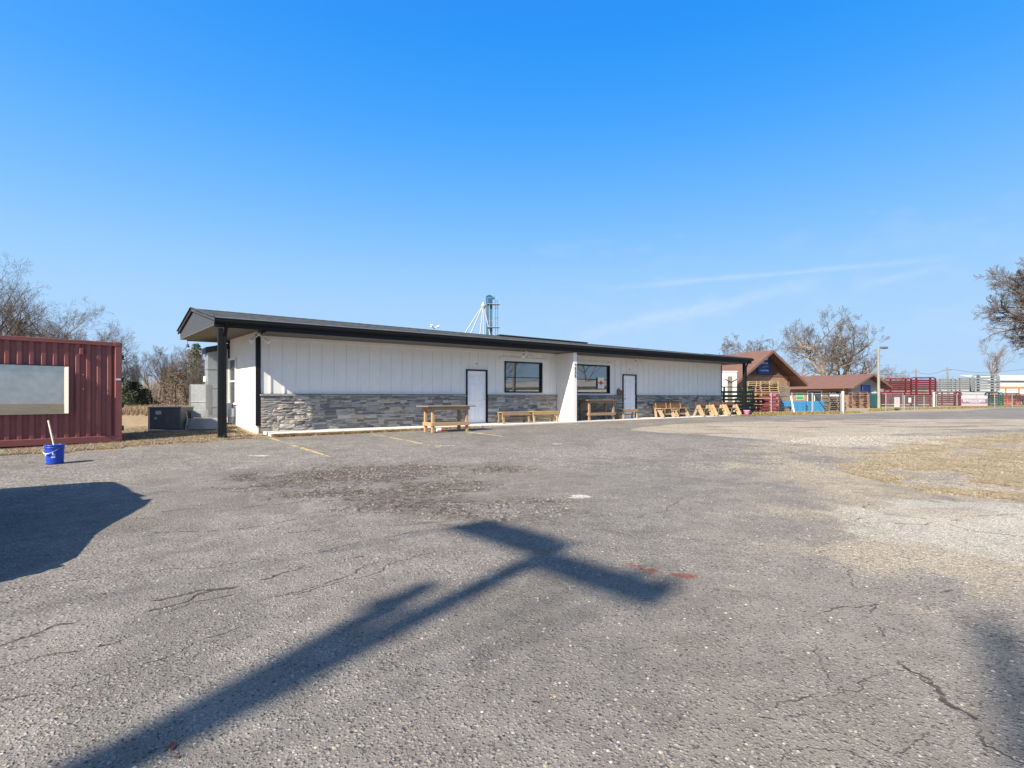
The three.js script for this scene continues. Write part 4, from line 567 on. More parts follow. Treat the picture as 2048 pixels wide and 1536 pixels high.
// ------------------------------------------------------------------ blue pail with a pale stick standing in it
{
  const x = -8.66, D = 10.3, y = ground(x, D), t = thing('bucket', 'blue plastic five gallon bucket with white print on the asphalt', 'bucket', [x, y, -D], 0);
  const print = canvasTex(1024, 512, (c, w, h) => { c.fillStyle = '#0f3aa6'; c.fillRect(0, 0, w, h); const panel = (u, k) => { c.fillStyle = 'rgba(190,205,235,0.8)'; c.fillRect(u, 150, 105, 46); c.beginPath(); c.moveTo(u + 12, 205); c.lineTo(u + 95, 205); c.lineTo(u + 80, 250); c.lineTo(u + 30, 250); c.fill(); c.fillStyle = 'rgba(140,165,215,0.7)'; for (let i = 0; i < 7; i++) c.fillRect(u + 8, 268 + i * 20, 90 - (i * 17) % 30, 8); c.fillRect(u + 20, 430, 70, 34); }; panel(430); c.strokeStyle = '#e8edf8'; c.lineWidth = 10; c.strokeRect(250, 300, 110, 130); c.beginPath(); c.moveTo(244, 300); c.lineTo(305, 255); c.lineTo(366, 300); c.stroke(); c.fillStyle = '#e8edf8'; c.font = 'bold 96px sans-serif'; c.fillText('S', 272, 402); c.fillText('L', 640, 190); c.fillRect(636, 220, 60, 12); c.fillStyle = 'rgba(200,212,238,0.8)'; c.fillRect(630, 250, 70, 60); });
  const side = new THREE.LatheGeometry([[0.0, 0.0], [0.128, 0.0], [0.133, 0.006], [0.146, 0.3], [0.156, 0.3], [0.158, 0.318], [0.149, 0.32], [0.15, 0.345], [0.16, 0.347], [0.161, 0.362], [0.15, 0.366], [0.146, 0.36], [0.14, 0.31], [0.126, 0.015], [0.0, 0.015]].map(([r, h]) => new THREE.Vector2(r, h)), 40);
  obj('pail', side, mat(0.012, 0.055, 0.36, 0.4), t);
  const lab = new THREE.CylinderGeometry(0.1465, 0.1345, 0.28, 48, 1, true).translate(0, 0.152, 0); const lm = new THREE.MeshStandardMaterial({ map: print, roughness: 0.42 }); obj('printed_side', lab.rotateY(2.75), lm, t);
  obj('handle', tube([[-0.155, 0.325, 0.02], [-0.12, 0.25, 0.12], [-0.02, 0.2, 0.175], [0.09, 0.24, 0.145], [0.155, 0.325, 0.02]], 0.004, 30), M.galvDull, t);
  obj('handle_grip', tube([[-0.07, 0.218, 0.158], [-0.02, 0.2, 0.176], [0.03, 0.21, 0.17]], 0.011, 10), mat(0.75, 0.75, 0.75, 0.5), t);
  const s = obj('stick', bar([x + 0.06, y + 0.03, -D], [x - 0.145, y + 0.82, -D - 0.03], 0.026, 0.026), mat(0.62, 0.5, 0.42, 0.6)); tag(s, 'pale wooden stick leaning out of the blue bucket', 'stick');
}
// ------------------------------------------------------------------ air-conditioning unit and sheet-metal ducts beside the gable end
{
  const p = [-10.62, -17.05], y = gy(p[0], p[1]) - 0.02, t = thing('air_conditioner', 'dark grey packaged air conditioner on the grass with galvanised ducts', 'air conditioner', [p[0], y, p[1]], 0.1);
  obj('skid', [cbox(1.06, 0.05, 0.07, 0, 0.045, 0.38), cbox(1.06, 0.05, 0.07, 0, 0.045, -0.38)], M.galvDull, t); obj('cabinet', cbox(0.92, 0.66, 0.82, -0.04, 0.41, 0, 0.012), M.hvac, t); obj('lid', cbox(0.96, 0.04, 0.86, -0.04, 0.76, 0, 0.01), mat(0.2, 0.21, 0.21, 0.5), t);
  for (const [x, w] of [[-0.27, 0.42], [0.18, 0.44]]) obj('access_panel', cbox(w, 0.58, 0.012, x, 0.41, 0.414, 0.004), M.hvac, t);
  for (let i = 0; i < 9; i++) obj('louvre', cbox(0.012, 0.02, 0.7, -0.506, 0.2 + i * 0.055, 0, 0.003), mat(0.12, 0.13, 0.13, 0.5), t);
  obj('corner_post', cbox(0.05, 0.66, 0.05, -0.49, 0.41, 0.41, 0.006), M.galvDull, t);
  obj('rating_label', box(0.16, 0.11, 0.003, -0.22, 0.6, 0.422), mat(0.5, 0.52, 0.5, 0.6), t); obj('warning_label', box(0.07, 0.07, 0.003, -0.3, 0.43, 0.422), mat(0.4, 0.41, 0.4, 0.6), t); obj('logo_plate', box(0.06, 0.12, 0.003, 0.05, 0.4, 0.422), mat(0.1, 0.14, 0.15, 0.5), t);
  obj('power_cable', tube([[0.52, 0.62, 0.3], [0.6, 0.4, 0.38], [0.56, 0.12, 0.4], [0.66, 0.02, 0.44]], 0.014, 24), mat(0.3, 0.31, 0.32, 0.6), t);
  // ducts: lower run, return elbow, tall riser into the building
  const duct = (n, gs) => obj(n, gs, M.galv, t), seam = (w, d, x, y2, z) => cbox(w + 0.03, 0.03, d + 0.03, x, y2, z, 0.006);
  duct('supply_duct', [cbox(0.92, 0.34, 0.62, 0.97, 0.24, -0.1, 0.004), box(0.02, 0.38, 0.66, 0.95, 0.24, -0.1)]); duct('return_duct', cbox(0.3, 0.24, 0.5, 0.66, 0.55, -0.3, 0.004));
  duct('return_riser', [cbox(0.5, 1.02, 0.5, 0.42, 0.98, -0.95, 0.004), seam(0.5, 0.5, 0.42, 0.92, -0.95)]);
  for (const x of [0.66, 0.18]) duct('seam', cbox(0.02, 1.0, 0.02, x, 0.98, -0.695, 0.004));
}
{
  const [x, , z] = bp(-0.52, -3.75), t = thing('duct_riser', 'tall galvanised metal duct standing against the gable end behind the black post', 'duct', [x, gy(x, z) - 0.05, z], TURN);
  for (let i = 0; i < 4; i++) { obj('duct_section', cbox(0.86, 0.64, 0.7, 0, 0.32 + i * 0.66, 0, 0.004), M.galv, t); obj('joint_flange', cbox(0.9, 0.022, 0.74, 0, 0.65 + i * 0.66, 0, 0.005), M.galv, t); }
  obj('rain_hood', slabFrom([[-0.5, 2.72, 0.42], [0.5, 2.96, 0.42], [0.5, 2.96, -0.5], [-0.5, 2.72, -0.5]], 0.2), M.slate, t); obj('junction_box', cbox(0.08, 0.2, 0.14, -0.48, 1.62, 0.1, 0.006), M.whiteTrim, t);
  const b = thing('bell', 'small dark bell hanging under the gable overhang', 'bell', [...bp(-1.55, -3.4, 3.02)], TURN); obj('cord', rod([0, 0.12, 0], [0, 0.22, 0], 0.006), M.blackMatte, b); obj('bell_body', new THREE.LatheGeometry([[0.0, 0.12], [0.03, 0.11], [0.045, 0.05], [0.07, 0.0], [0.062, 0.0], [0.03, 0.08], [0, 0.1]].map(([r, h]) => new THREE.Vector2(r, h)), 14), M.slate, b);
}
// small red and white can lying under the left table
{ const [x, y, z] = bp(5.05, 2.15), t = thing('can', 'small white and red can lying under the left table', 'can', [x, y, z], 0.5); obj('white_end', rod([0, 0.06, 0], [0.14, 0.06, 0], 0.06, 0.06, 16), mat(0.75, 0.73, 0.72, 0.5), t); obj('red_end', rod([0.142, 0.05, 0], [0.24, 0.045, 0], 0.048, 0.045, 16), mat(0.5, 0.04, 0.04, 0.5), t); }
{ const [x, y, z] = bp(24.9, 1.35), t = thing('flower_pot', 'small pink pot beside the right-hand black post', 'pot', [x, y, z], 0); obj('pot', new THREE.LatheGeometry([[0, 0], [0.11, 0], [0.17, 0.26], [0.19, 0.27], [0.19, 0.3], [0.16, 0.3], [0.1, 0.05], [0, 0.05]].map(([r, h]) => new THREE.Vector2(r, h)), 20), mat(0.6, 0.22, 0.42, 0.6), t); obj('soil', rod([0, 0.2, 0], [0, 0.26, 0], 0.15, 0.15, 14), mat(0.05, 0.035, 0.025, 1), t); }

// ------------------------------------------------------------------ grass, weeds and loose stones: nobody could count them
{
  const bladeGeo = (n, hgt, w, seed, lean) => { const r = rng(seed), P = []; for (let i = 0; i < n; i++) { const a = r() * 6.28, x = (r() - 0.5) * 0.07, z = (r() - 0.5) * 0.07, h = hgt * (0.5 + 0.7 * r()), l = lean * h * (0.3 + r()), c = Math.cos(a), s = Math.sin(a), ww = w * (0.7 + 0.6 * r()); const p = [x - s * ww, 0, z + c * ww], q = [x + s * ww, 0, z - c * ww], m1 = [x + c * l * 0.4 - s * ww * 0.7, h * 0.6, z + s * l * 0.4 + c * ww * 0.7], m2 = [x + c * l * 0.4 + s * ww * 0.7, h * 0.6, z + s * l * 0.4 - c * ww * 0.7], t = [x + c * l, h, z + s * l]; P.push(...p, ...q, ...m2, ...p, ...m2, ...m1, ...m1, ...m2, ...t); } return fromTris(P); };
  const scatter = (name, label, cat, geo, m, n, place, cols, seed) => { const r = rng(seed), im = new THREE.InstancedMesh(geo, m, n), mm = new THREE.Matrix4(), q = new THREE.Quaternion(), c = new THREE.Color(); let k = 0, tries = 0; while (k < n && tries++ < n * 12) { const p = place(r); if (!p) continue; q.setFromAxisAngle(V(0, 1, 0), r() * 6.28); const s = p[2] * (0.7 + 0.6 * r()); mm.compose(V(p[0], ground(p[0], p[1]) - 0.004 + (p[3] ?? 0), -p[1]), q, V(s, s * (p[4] ?? 1), s)); im.setMatrixAt(k, mm); const a = cols[Math.floor(r() * cols.length)], v = 0.8 + 0.4 * r(); im.setColorAt(k, c.setRGB(a[0] * v, a[1] * v, a[2] * v)); k++; } im.count = k; im.name = numbered(name); im.castShadow = im.receiveShadow = true; scene.add(im); stuff(im, label, cat); };
  const gm = new THREE.MeshStandardMaterial({ roughness: 0.95, side: THREE.DoubleSide, color: 0xffffff });
  const straw = [[0.36, 0.305, 0.22], [0.29, 0.24, 0.165], [0.45, 0.39, 0.295], [0.2, 0.155, 0.105], [0.26, 0.235, 0.155]];
  scatter('dry_grass', 'short straw-coloured grass on the right of the lot', 'grass', bladeGeo(9, 0.03, 0.0024, 3, 1.3), gm, 72000, (r) => { const u = r(), D = 6.6 + 11 * u * u, x = 5 + (D * 1.05 - 5) * r() + 0.6; if (x > D) return null; const s = sd(Z.grassR, x, D) + (fbm(x * 2.1 + 60, D * 2.1 + 30, 5) - 0.5) * 1.8, dn = ss(0.3, -0.9, s) * ss(0.36, 0.56, fbm(x * 0.9 + 71, D * 0.9 + 28, 4)) * (0.08 + 0.92 * ss(0.4, 0.62, fbm(x * 2.4 + 5, D * 2.4, 5))); return r() < dn ? [x, D, 0.75] : null; }, straw, 41);
  scatter('dry_grass', 'dry grass on the rise beside the gable end and container', 'grass', bladeGeo(9, 0.05, 0.003, 4, 1.3), gm, 26000, (r) => { const x = -13.5 + 6.8 * r(), D = 11.2 + 12 * r() ** 1.3; const s = sd(Z.fieldL, x, D) + (fbm(x * 2.1 + 60, D * 2.1 + 30, 5) - 0.5); if (s > 0.02) return null; const q = [x - AX, D - AD], o = q[0] * UD - q[1] * UX, ss2 = q[0] * UX + q[1] * UD; if (ss2 > -0.25 && o < 1.1) return null; return [x, D, 1]; }, [...straw, [0.3, 0.17, 0.09]], 42);
  scatter('tall_dry_grass', 'tall tan weeds in the field behind the container', 'weeds', bladeGeo(14, 0.35, 0.007, 5, 0.8), gm, 4000, (r) => { const D = 30 + 26 * r(), x = -D * 0.98 + D * 0.55 * r(); return [x, D, 1.1]; }, [[0.26, 0.19, 0.11], [0.21, 0.15, 0.09], [0.3, 0.23, 0.14]], 43);
  scatter('weeds', 'yellowish weeds along the fence and road verge', 'weeds', bladeGeo(12, 0.14, 0.006, 6, 0.8), gm, 9000, (r) => { const u = r(), x = 14 + 46 * u, D = 31 + (x - 14) * 0.62 + (r() - 0.3) * 4; return sd(Z.verge, x, D) < 0.2 || (x < 26 && Math.abs(D - (31.7 + (x - 15) * 0.36)) < 0.8) ? [x, D, 1] : null; }, [[0.3, 0.24, 0.1], [0.2, 0.2, 0.07], [0.36, 0.27, 0.13]], 44);
  scatter('weeds', 'dead weeds along the edge of the walk and round the posts', 'weeds', bladeGeo(8, 0.07, 0.004, 7, 1.2), gm, 2600, (r) => { const s = r() < 0.25 ? 23.5 + 3 * r() : 0.2 + 8 * r() * r(), o = s > 23 ? 1.3 + r() * 0.9 : 1.18 + 0.3 * r() * r(); const [x, , z] = bp(s, o); return [x, -z, 1]; }, [[0.24, 0.15, 0.07], [0.32, 0.23, 0.1], [0.15, 0.09, 0.05]], 45);
  const peb = new THREE.IcosahedronGeometry(1, 0); { const p = peb.attributes.position; for (let i = 0; i < p.count; i++) { const k = 0.8 + 0.4 * vn(p.getX(i) * 3 + 9, p.getY(i) * 3 + p.getZ(i) * 5); p.setXYZ(i, p.getX(i) * k, p.getY(i) * k * 0.6, p.getZ(i) * k); } peb.computeVertexNormals(); }
  const pm = new THREE.MeshStandardMaterial({ roughness: 0.9 });
  const greys = [[0.24, 0.225, 0.2], [0.18, 0.168, 0.15], [0.33, 0.31, 0.27], [0.13, 0.12, 0.108], [0.25, 0.215, 0.165], [0.29, 0.275, 0.245]];
  scatter('loose_gravel', 'loose stones scattered over the lot', 'gravel', peb, pm, 14000, (r) => { const u = r(), D = 1.8 + 13 * u ** 1.8, x = (r() * 2 - 1) * D * 0.97; const b = sd(Z.broken, x, D) < 0.2, d = sd(Z.dirt, x, D) < 0.3, g = sd(Z.gravel, x, D) < 0; if (!(b || d || g) && r() > 0.3) return null; return [x, D, (0.0025 + 0.006 * r() ** 3) * (1 + D * 0.06), 0.003]; }, greys, 46);
  scatter('loose_gravel', 'pale crushed stone at the edge of the concrete apron', 'gravel', peb, pm, 2200, (r) => { const x = 7.2 + 6.3 * r(), D = 13.2 + 3.2 * r(); return sd(Z.gravel, x, D) < 0.05 ? [x, D, 0.009 + 0.014 * r(), 0.004] : null; }, [[0.28, 0.26, 0.225], [0.2, 0.185, 0.16], [0.33, 0.31, 0.27]], 47);
  scatter('asphalt_crumbs', 'broken crumbs of asphalt on the crumbled patch', 'rubble', peb, pm, 3800, (r) => { const x = -5 + 6 * r(), D = 5.3 + 5 * r(); return sd(Z.broken, x, D) + (fbm(x * 2.1 + 60, D * 2.1 + 30, 5) - 0.5) * 1.5 < 0.15 && fbm(x * 1.3 + 8, D * 1.9 + 2, 3) > 0.42 ? [x, D, 0.006 + 0.02 * r() ** 3, 0.003] : null; }, [[0.1, 0.085, 0.07], [0.07, 0.06, 0.05], [0.15, 0.13, 0.105], [0.2, 0.17, 0.14]], 48);
  for (const [x, D, s, a] of [[-1.262, 2.02, 0.03, 0.4], [-1.21, 1.96, 0.016, 1.2]]) { const lg = fromTris([0, 0.003, -1, 0.5, 0.05, 0, 0, 0.02, 1, 0, 0.003, -1, 0, 0.02, 1, -0.5, 0.06, 0].map((v) => v * s * (1))), m = obj('leaf', lg, mat(0.13, 0.035, 0.02, 0.8, { side: THREE.DoubleSide })); m.position.set(x, 0.006, -D); m.rotation.y = a; tag(m, s > 0.02 ? 'larger reddish dead leaf on the near asphalt' : 'tiny reddish leaf fragment on the near asphalt', 'leaf'); }
}

// ------------------------------------------------------------------ what stands outside the picture and throws shadows into it
{
  // van parked to the left, broadside to the sun
  const ax = [0.8, -0.6], nose = [-5.06, 2.0], turn = Math.atan2(ax[1], ax[0]);         // local x toward the nose, z toward the lot
  const t = thing('parked_van', 'white delivery van parked left of the photographer, outside the frame', 'van', [nose[0], 0, -nose[1]], turn);
  const prof = [[-0.02, 0.32], [0.0, 0.55], [-0.24, 0.75], [-1.0, 1.02], [-1.38, 1.22], [-1.75, 1.45], [-2.1, 1.62], [-2.5, 1.74], [-3.05, 1.82], [-3.8, 1.93], [-4.45, 1.97], [-4.62, 1.85], [-4.98, 1.1], [-5.05, 0.95], [-5.05, 0.34]];
  obj('body', prism(prof, 1.78, 0.05).translate(0, 0, -1.83), mat(0.7, 0.7, 0.7, 0.3), t);
  const gm = mat(0.02, 0.025, 0.03, 0.08);
  for (const z of [0.056, -1.892]) { obj('side_window', prism([[-1.35, 1.17], [-2.05, 1.63], [-2.5, 1.82], [-2.6, 1.17]], 0.006).translate(0, 0, z - 0.003), gm, t); obj('side_window', prism([[-2.75, 1.17], [-2.75, 1.84], [-4.4, 1.86], [-4.6, 1.17]], 0.006).translate(0, 0, z - 0.003), gm, t); }
  obj('windscreen', slabFrom([[-1.23, 1.16, -0.1], [-1.23, 1.16, -1.72], [-2.02, 1.7, -1.66], [-2.02, 1.7, -0.16]], 0.01).translate(0.03, 0.05, 0), gm, t); obj('bumper', cbox(0.12, 0.22, 1.8, 0.02, 0.4, -0.92, 0.03), M.blackMatte, t);
  for (const z of [-0.25, -1.6]) obj('headlight', cbox(0.1, 0.16, 0.3, -0.05, 0.7, z, 0.03), mat(0.7, 0.72, 0.75, 0.15), t);
  for (const x of [-0.85, -4.1]) for (const z of [0.0, -1.66]) { const w = obj('wheel', new THREE.TorusGeometry(0.24, 0.1, 10, 24).scale(1, 1, 1.1).translate(x, 0.34, z - 0.07), M.blackMatte, t); obj('rim', rod([x, 0.34, z - 0.14], [x, 0.34, z + 0.01], 0.19, 0.19, 16), M.galvDull, w); }
  // utility pole behind the photographer: crossarms, cutouts, transformer
  const PH = 13, base = [0.47 - 0.764 * PH, 4.81 - 1.04 * PH], sd2 = [0.66, -0.75], pt = thing('utility_pole', 'wooden utility pole with crossarm, cabinets and a stub pole behind the photographer', 'utility pole', [base[0], 0, -base[1]], Math.atan2(sd2[1], sd2[0]));
  obj('pole', rod([1.05, -0.2, 0], [0, PH, 0], 0.16, 0.1, 14), M.woodGrey, pt);
  obj('crossarm', cbox(2.5, 0.1, 0.1, 0, PH - 0.22, 0.1, 0.006), M.woodGrey, pt);
  obj('switch_cabinet', cbox(1.05, 0.27, 0.16, -0.62, PH - 0.08, 0.0, 0.02), M.galvDull, pt); obj('switch_cabinet', cbox(1.1, 0.3, 0.16, 0.66, PH - 0.36, 0.0, 0.02), M.galvDull, pt);
  for (const x of [-1.15, 1.15, 0.9]) obj('insulator', rod([x, PH - 0.2, 0.1], [x, PH + 0.06, 0.1], 0.05, 0.035, 10), mat(0.25, 0.2, 0.18, 0.3), pt);
  obj('stub_pole', [rod([0.98, -0.2, 0.02], [0.14, PH - 2.5, 0.02], 0.16, 0.12, 14), rod([0.14, PH - 2.5, 0.02], [-0.24, PH - 1.15, 0.02], 0.12, 0.09, 14)], M.woodGrey, pt); obj('bracket', box(0.3, 0.1, 0.1, -0.17, PH - 1.5, 0), M.galvDull, pt);
  for (const x of [-1.15, 1.15, 0.9]) { const c = Math.cos(pt.rotation.y), s = Math.sin(pt.rotation.y), p = [base[0] + c * x + s * 0.15, PH + 0.13, -base[1] - s * x + c * 0.15], q = [p[0] + s * 45, PH, p[2] + c * 45]; const w = obj('power_line', tube([p, [(p[0] + q[0]) / 2, PH - 0.8, (p[2] + q[2]) / 2], q], 0.012, 20, 4), M.blackMatte); tag(w, x < 0 ? 'overhead wire from the left end of the near pole crossarm' : x > 1 ? 'overhead wire from the outer right end of the near pole crossarm' : 'overhead wire from the inner right insulator of the near pole', 'wire', 'overhead wires'); }
  // second, plain pole further back on the same side
  const b2 = [2.75 - 0.764 * 19, 3.1 - 1.04 * 19], p2 = thing('light_pole', 'plain wooden pole with a lamp arm behind the photographer', 'pole', [b2[0], 0, -b2[1]], 0.4); obj('pole', rod([0, -0.2, 0], [0, 19, 0], 0.16, 0.08, 14), M.woodGrey, p2); obj('lamp_arm', rod([0, 9.7, 0], [0.9, 10.0, 0], 0.04), M.galvDull, p2); obj('lamp_head', cbox(0.6, 0.12, 0.26, 1.1, 10.0, 0, 0.03), M.galvDull, p2);
  // cream warehouse off to the right that the shop windows mirror
  const w = thing('warehouse', 'cream metal warehouse across the road, mirrored in the shop windows', 'building', [58, 0.2, -26], 0.3);
  obj('wall', box(14, 2.9, 42, 7, 1.45, 21), mat(0.62, 0.58, 0.47, 0.8, { map: uvScale(paintMap, 0.3) }), w); obj('roof', [slabFrom([[-0.5, 2.9, -0.5], [7, 4.2, -0.5], [7, 4.2, 42.5], [-0.5, 2.9, 42.5]], 0.12), slabFrom([[7, 4.2, -0.5], [14.5, 2.9, -0.5], [14.5, 2.9, 42.5], [7, 4.2, 42.5]], 0.12)], mat(0.4, 0.38, 0.33, 0.7), w);
  for (const z of [6, 15, 28]) { obj('roller_door', box(0.08, 2.3, 3.0, -0.03, 1.15, z), mat(0.12, 0.08, 0.06, 0.7), w); }
  obj('base_band', box(0.06, 0.8, 42.1, -0.035, 0.4, 21), mat(0.3, 0.22, 0.15, 0.8), w);
}
// ------------------------------------------------------------------ bare winter trees
function branches(seed, o) {                                             // returns [trunk and limbs, twigs] as triangle soups
  const r = rng(seed), big = [], fine = [];
  const seg = (arr, a, b, r0, r1, n) => { const d = b.clone().sub(a).normalize(), u = Math.abs(d.y) > 0.9 ? V(1, 0, 0) : V(0, 1, 0), e = d.clone().cross(u).normalize(), f = d.clone().cross(e); const A = [], Bq = []; for (let i = 0; i < n; i++) { const t = i / n * 6.2832, c = Math.cos(t), s = Math.sin(t); A.push([a.x + (e.x * c + f.x * s) * r0, a.y + (e.y * c + f.y * s) * r0, a.z + (e.z * c + f.z * s) * r0]); Bq.push([b.x + (e.x * c + f.x * s) * r1, b.y + (e.y * c + f.y * s) * r1, b.z + (e.z * c + f.z * s) * r1]); } for (let i = 0; i < n; i++) { const j = (i + 1) % n; arr.push(...A[i], ...A[j], ...Bq[j], ...A[i], ...Bq[j], ...Bq[i]); } };
  const grow = (p, d, len, rad, lev) => {
    const steps = [8, 7, 5, 4, 3, 2][lev] ?? 2, kids = o.kids[lev] ?? 0, from = lev === 0 ? o.clear : 0.22; let q = p.clone(), dd = d.clone(), rr = rad, done = 0;
    for (let i = 0; i < steps; i++) {
      const w = o.wob * (lev ? 1 : 0.35); dd.add(V((r() - 0.5) * w, (r() - 0.5) * w * 0.6 + (lev ? o.up : 0.02), (r() - 0.5) * w)).normalize();
      const nx = q.clone().addScaledVector(dd, len / steps), f = (i + 1) / steps, r1 = Math.max(o.min, rad * (1 - 0.72 * Math.pow(f, lev ? 0.8 : 1.3)));
      seg(lev <= 2 ? big : fine, q, nx, rr, r1, lev <= 1 ? 7 : lev <= 2 ? 5 : 3); q = nx; rr = r1;
      if (kids && f >= from) {
        const want = Math.round(kids * (f - from) / (1 - from + 1e-6) + 0.35); while (done < want) {
          done++; const t = r() * 6.2832, u = Math.abs(dd.y) > 0.9 ? V(1, 0, 0) : V(0, 1, 0), e = dd.clone().cross(u).normalize(), g = dd.clone().cross(e), a = (o.angle[lev] ?? 0.8) * (0.75 + 0.5 * r());
          const cd = dd.clone().multiplyScalar(Math.cos(a)).addScaledVector(e, Math.sin(a) * Math.cos(t)).addScaledVector(g, Math.sin(a) * Math.sin(t)).normalize();
          grow(q, cd, len * (o.ratio[lev] ?? 0.5) * (1 - 0.45 * f) * (0.8 + 0.5 * r()), Math.max(o.min, Math.min(rr * 0.8, rad * 0.5)), lev + 1);
        }
      }
    }
  };
  for (const [dx, dz, lx, lz, k] of o.stems ?? [[0, 0, 0, 0, 1]]) grow(V(dx, -0.2, dz), V(lx, 1, lz).normalize(), o.trunk * k, o.rad * k, 0);
  return [fromTris(big), fromTris(fine)];
}
const tall = { kids: [8, 6, 5, 5, 3], angle: [0.8, 0.75, 0.75, 0.8, 0.8], ratio: [0.75, 0.62, 0.6, 0.55, 0.5], wob: 0.34, up: 0.045, clear: 0.28, min: 0.0075, trunk: 11, rad: 0.26 };
const oak = { ...tall, kids: [10, 7, 6, 6, 4], angle: [0.95, 0.8, 0.75, 0.8, 0.8], ratio: [0.8, 0.62, 0.58, 0.52, 0.5], up: 0.045, clear: 0.2, trunk: 11, rad: 0.55, min: 0.012 };
function tree(name, label, seed, o, [x, D], turn, m = M.bark, m2 = M.bark, h, group) {
  const t = thing(name, label, 'tree', [x, ground(x, D), -D], turn, group), [a, b] = branches(seed, o);
  b.computeBoundingBox(); const k = h ? h / b.boundingBox.max.y : 1; t.scale.setScalar(k);
  obj('trunk', a, m, t); obj('crown', b, m2, t); return t;
}
const at = (px, D) => [(px - 1024) / 1088 * D, D], hgt = (py, D) => 1.3 + (795 - py) / 1088 * D - 0.3;
{
  const tw = mat(0.115, 0.1, 0.088, 0.95), twR = mat(0.11, 0.092, 0.08, 0.95), G1 = 'bare trees beyond the red-roofed store', G2 = 'bare trees of the wood on the left';
  tree('bare_tree', 'big spreading bare oak with two pale trunks behind the red-roofed store', 7, { ...oak, kids: [10, 7, 6, 6, 6], min: 0.009, stems: [[-0.9, 0, -0.16, 0, 1], [1.3, 0.4, 0.2, 0.05, 0.92]] }, at(1660, 84), 0.4, mat(0.25, 0.215, 0.18, 0.95, { map: uvScale(speck, 0.5) }), tw, hgt(613, 84), G1);
  tree('bare_tree', 'bare tree rising behind the ridge of the brown gabled store', 12, { ...oak, rad: 0.3, min: 0.016 }, at(1503, 95), 1.2, M.bark, tw, hgt(664, 95), G1);
  tree('bare_tree', 'bare tree with drooping limbs left of the big oak', 15, { ...oak, rad: 0.3, up: -0.02, kids: [8, 6, 5, 5, 3] }, at(1600, 78), 2.2, M.bark, tw, hgt(690, 78), G1);
  tree('bare_tree', 'large reddish bare tree at the right edge of the picture', 21, { ...oak, kids: [18, 10, 8, 7, 5], angle: [0.95, 0.7, 0.7, 0.7, 0.7], clear: 0.16, ratio: [0.62, 0.6, 0.55, 0.55, 0.5], up: 0.04, min: 0.009 }, at(2136, 62), 0.2, M.barkDark, mat(0.12, 0.1, 0.088, 0.95), hgt(495, 62), G1);
  tree('bare_tree', 'slim pale bare tree with upswept limbs behind the grey gate stacks', 24, { ...tall, angle: [0.55, 0.6, 0.7, 0.8, 0.8], up: 0.07, kids: [7, 5, 5, 4, 2], min: 0.014 }, at(1985, 88), 0.9, M.bark, M.bark, hgt(676, 88), G1);
  tree('bare_tree', 'small far-off bare tree above the red gates', 27, { ...tall, kids: [7, 5, 5, 4], min: 0.025 }, at(1800, 118), 0, M.bark, tw, hgt(728, 118), G1);
  // the wood on the left: individuals first
  const kinds = [[31, { ...tall, kids: [10, 6, 5, 4, 2], angle: [0.7, 0.75, 0.8, 0.8, 0.8] }, M.barkDark, tw], [33, { ...tall, clear: 0.34, ratio: [0.85, 0.62, 0.58, 0.52, 0.5], angle: [0.85, 0.75, 0.75, 0.8, 0.8] }, M.bark, tw], [36, { ...tall, kids: [13, 6, 5, 5, 3], angle: [0.6, 0.65, 0.75, 0.8, 0.8], ratio: [0.55, 0.6, 0.6, 0.55, 0.5], clear: 0.15, up: 0.06 }, M.barkRed, twR]];
  const list = [[8, 46, 522, 0, 'tallest dark bare tree at the left edge above the container'], [-30, 43, 492, 0, 'bare tree cut by the left edge of the picture'], [45, 50, 590, 1, 'bare tree second from the left edge'], [104, 47, 584, 1, 'round-crowned bare tree with one clear trunk above the container'], [70, 52, 625, 0, 'thin bare tree between the round-crowned tree and the left edge'], [178, 55, 632, 1, 'small bare tree above the middle of the container roof'], [150, 50, 660, 2, 'low bushy bare tree above the container roof'], [226, 57, 640, 0, 'small bare tree above the far corner of the container'], [250, 48, 700, 2, 'low bare tree just right of the container corner'], [318, 46, 688, 0, 'dark forked bare tree behind the air conditioner'], [300, 52, 700, 1, 'slender bare tree beside the gap of sky'], [372, 45, 690, 2, 'vine-covered brown tree left of the black post'], [410, 50, 695, 1, 'bare tree right behind the metal ducts'], [345, 55, 700, 2, 'thicket tree between the forked tree and the ducts'], [395, 42, 720, 2, 'low tangled tree behind the ducts'], [20, 56, 585, 2, 'reddish bare tree just inside the left edge, behind the tallest'], [128, 58, 615, 0, 'dark bare tree right behind the round-crowned tree'], [200, 60, 655, 2, 'bushy bare tree above the right half of the container'], [276, 58, 706, 2, 'low reddish tree at the gap of sky'], [330, 60, 690, 2, 'tall thicket tree above the air conditioner'], [425, 46, 702, 0, 'dark bare tree showing between the post and the ducts']];
  const protos = kinds.map(() => null);
  list.forEach(([px, D, top, k, label], i) => {
    const [seed, o, m, m2] = kinds[k], p = at(px, D), h = hgt(top, D);
    if (!protos[k]) { protos[k] = tree('bare_tree', label, seed, o, p, i * 1.1, m, m2, h, G2); protos[k].userData.h = h; }
    else { const c = copy(protos[k], [p[0], ground(p[0], D), -D], i * 1.7, label), s = protos[k].scale.x * h / protos[k].userData.h; c.scale.setScalar(s); }
  });
  for (const p of protos) delete p.userData.h; scene.traverse((q) => { if (q.userData.h) delete q.userData.h; });
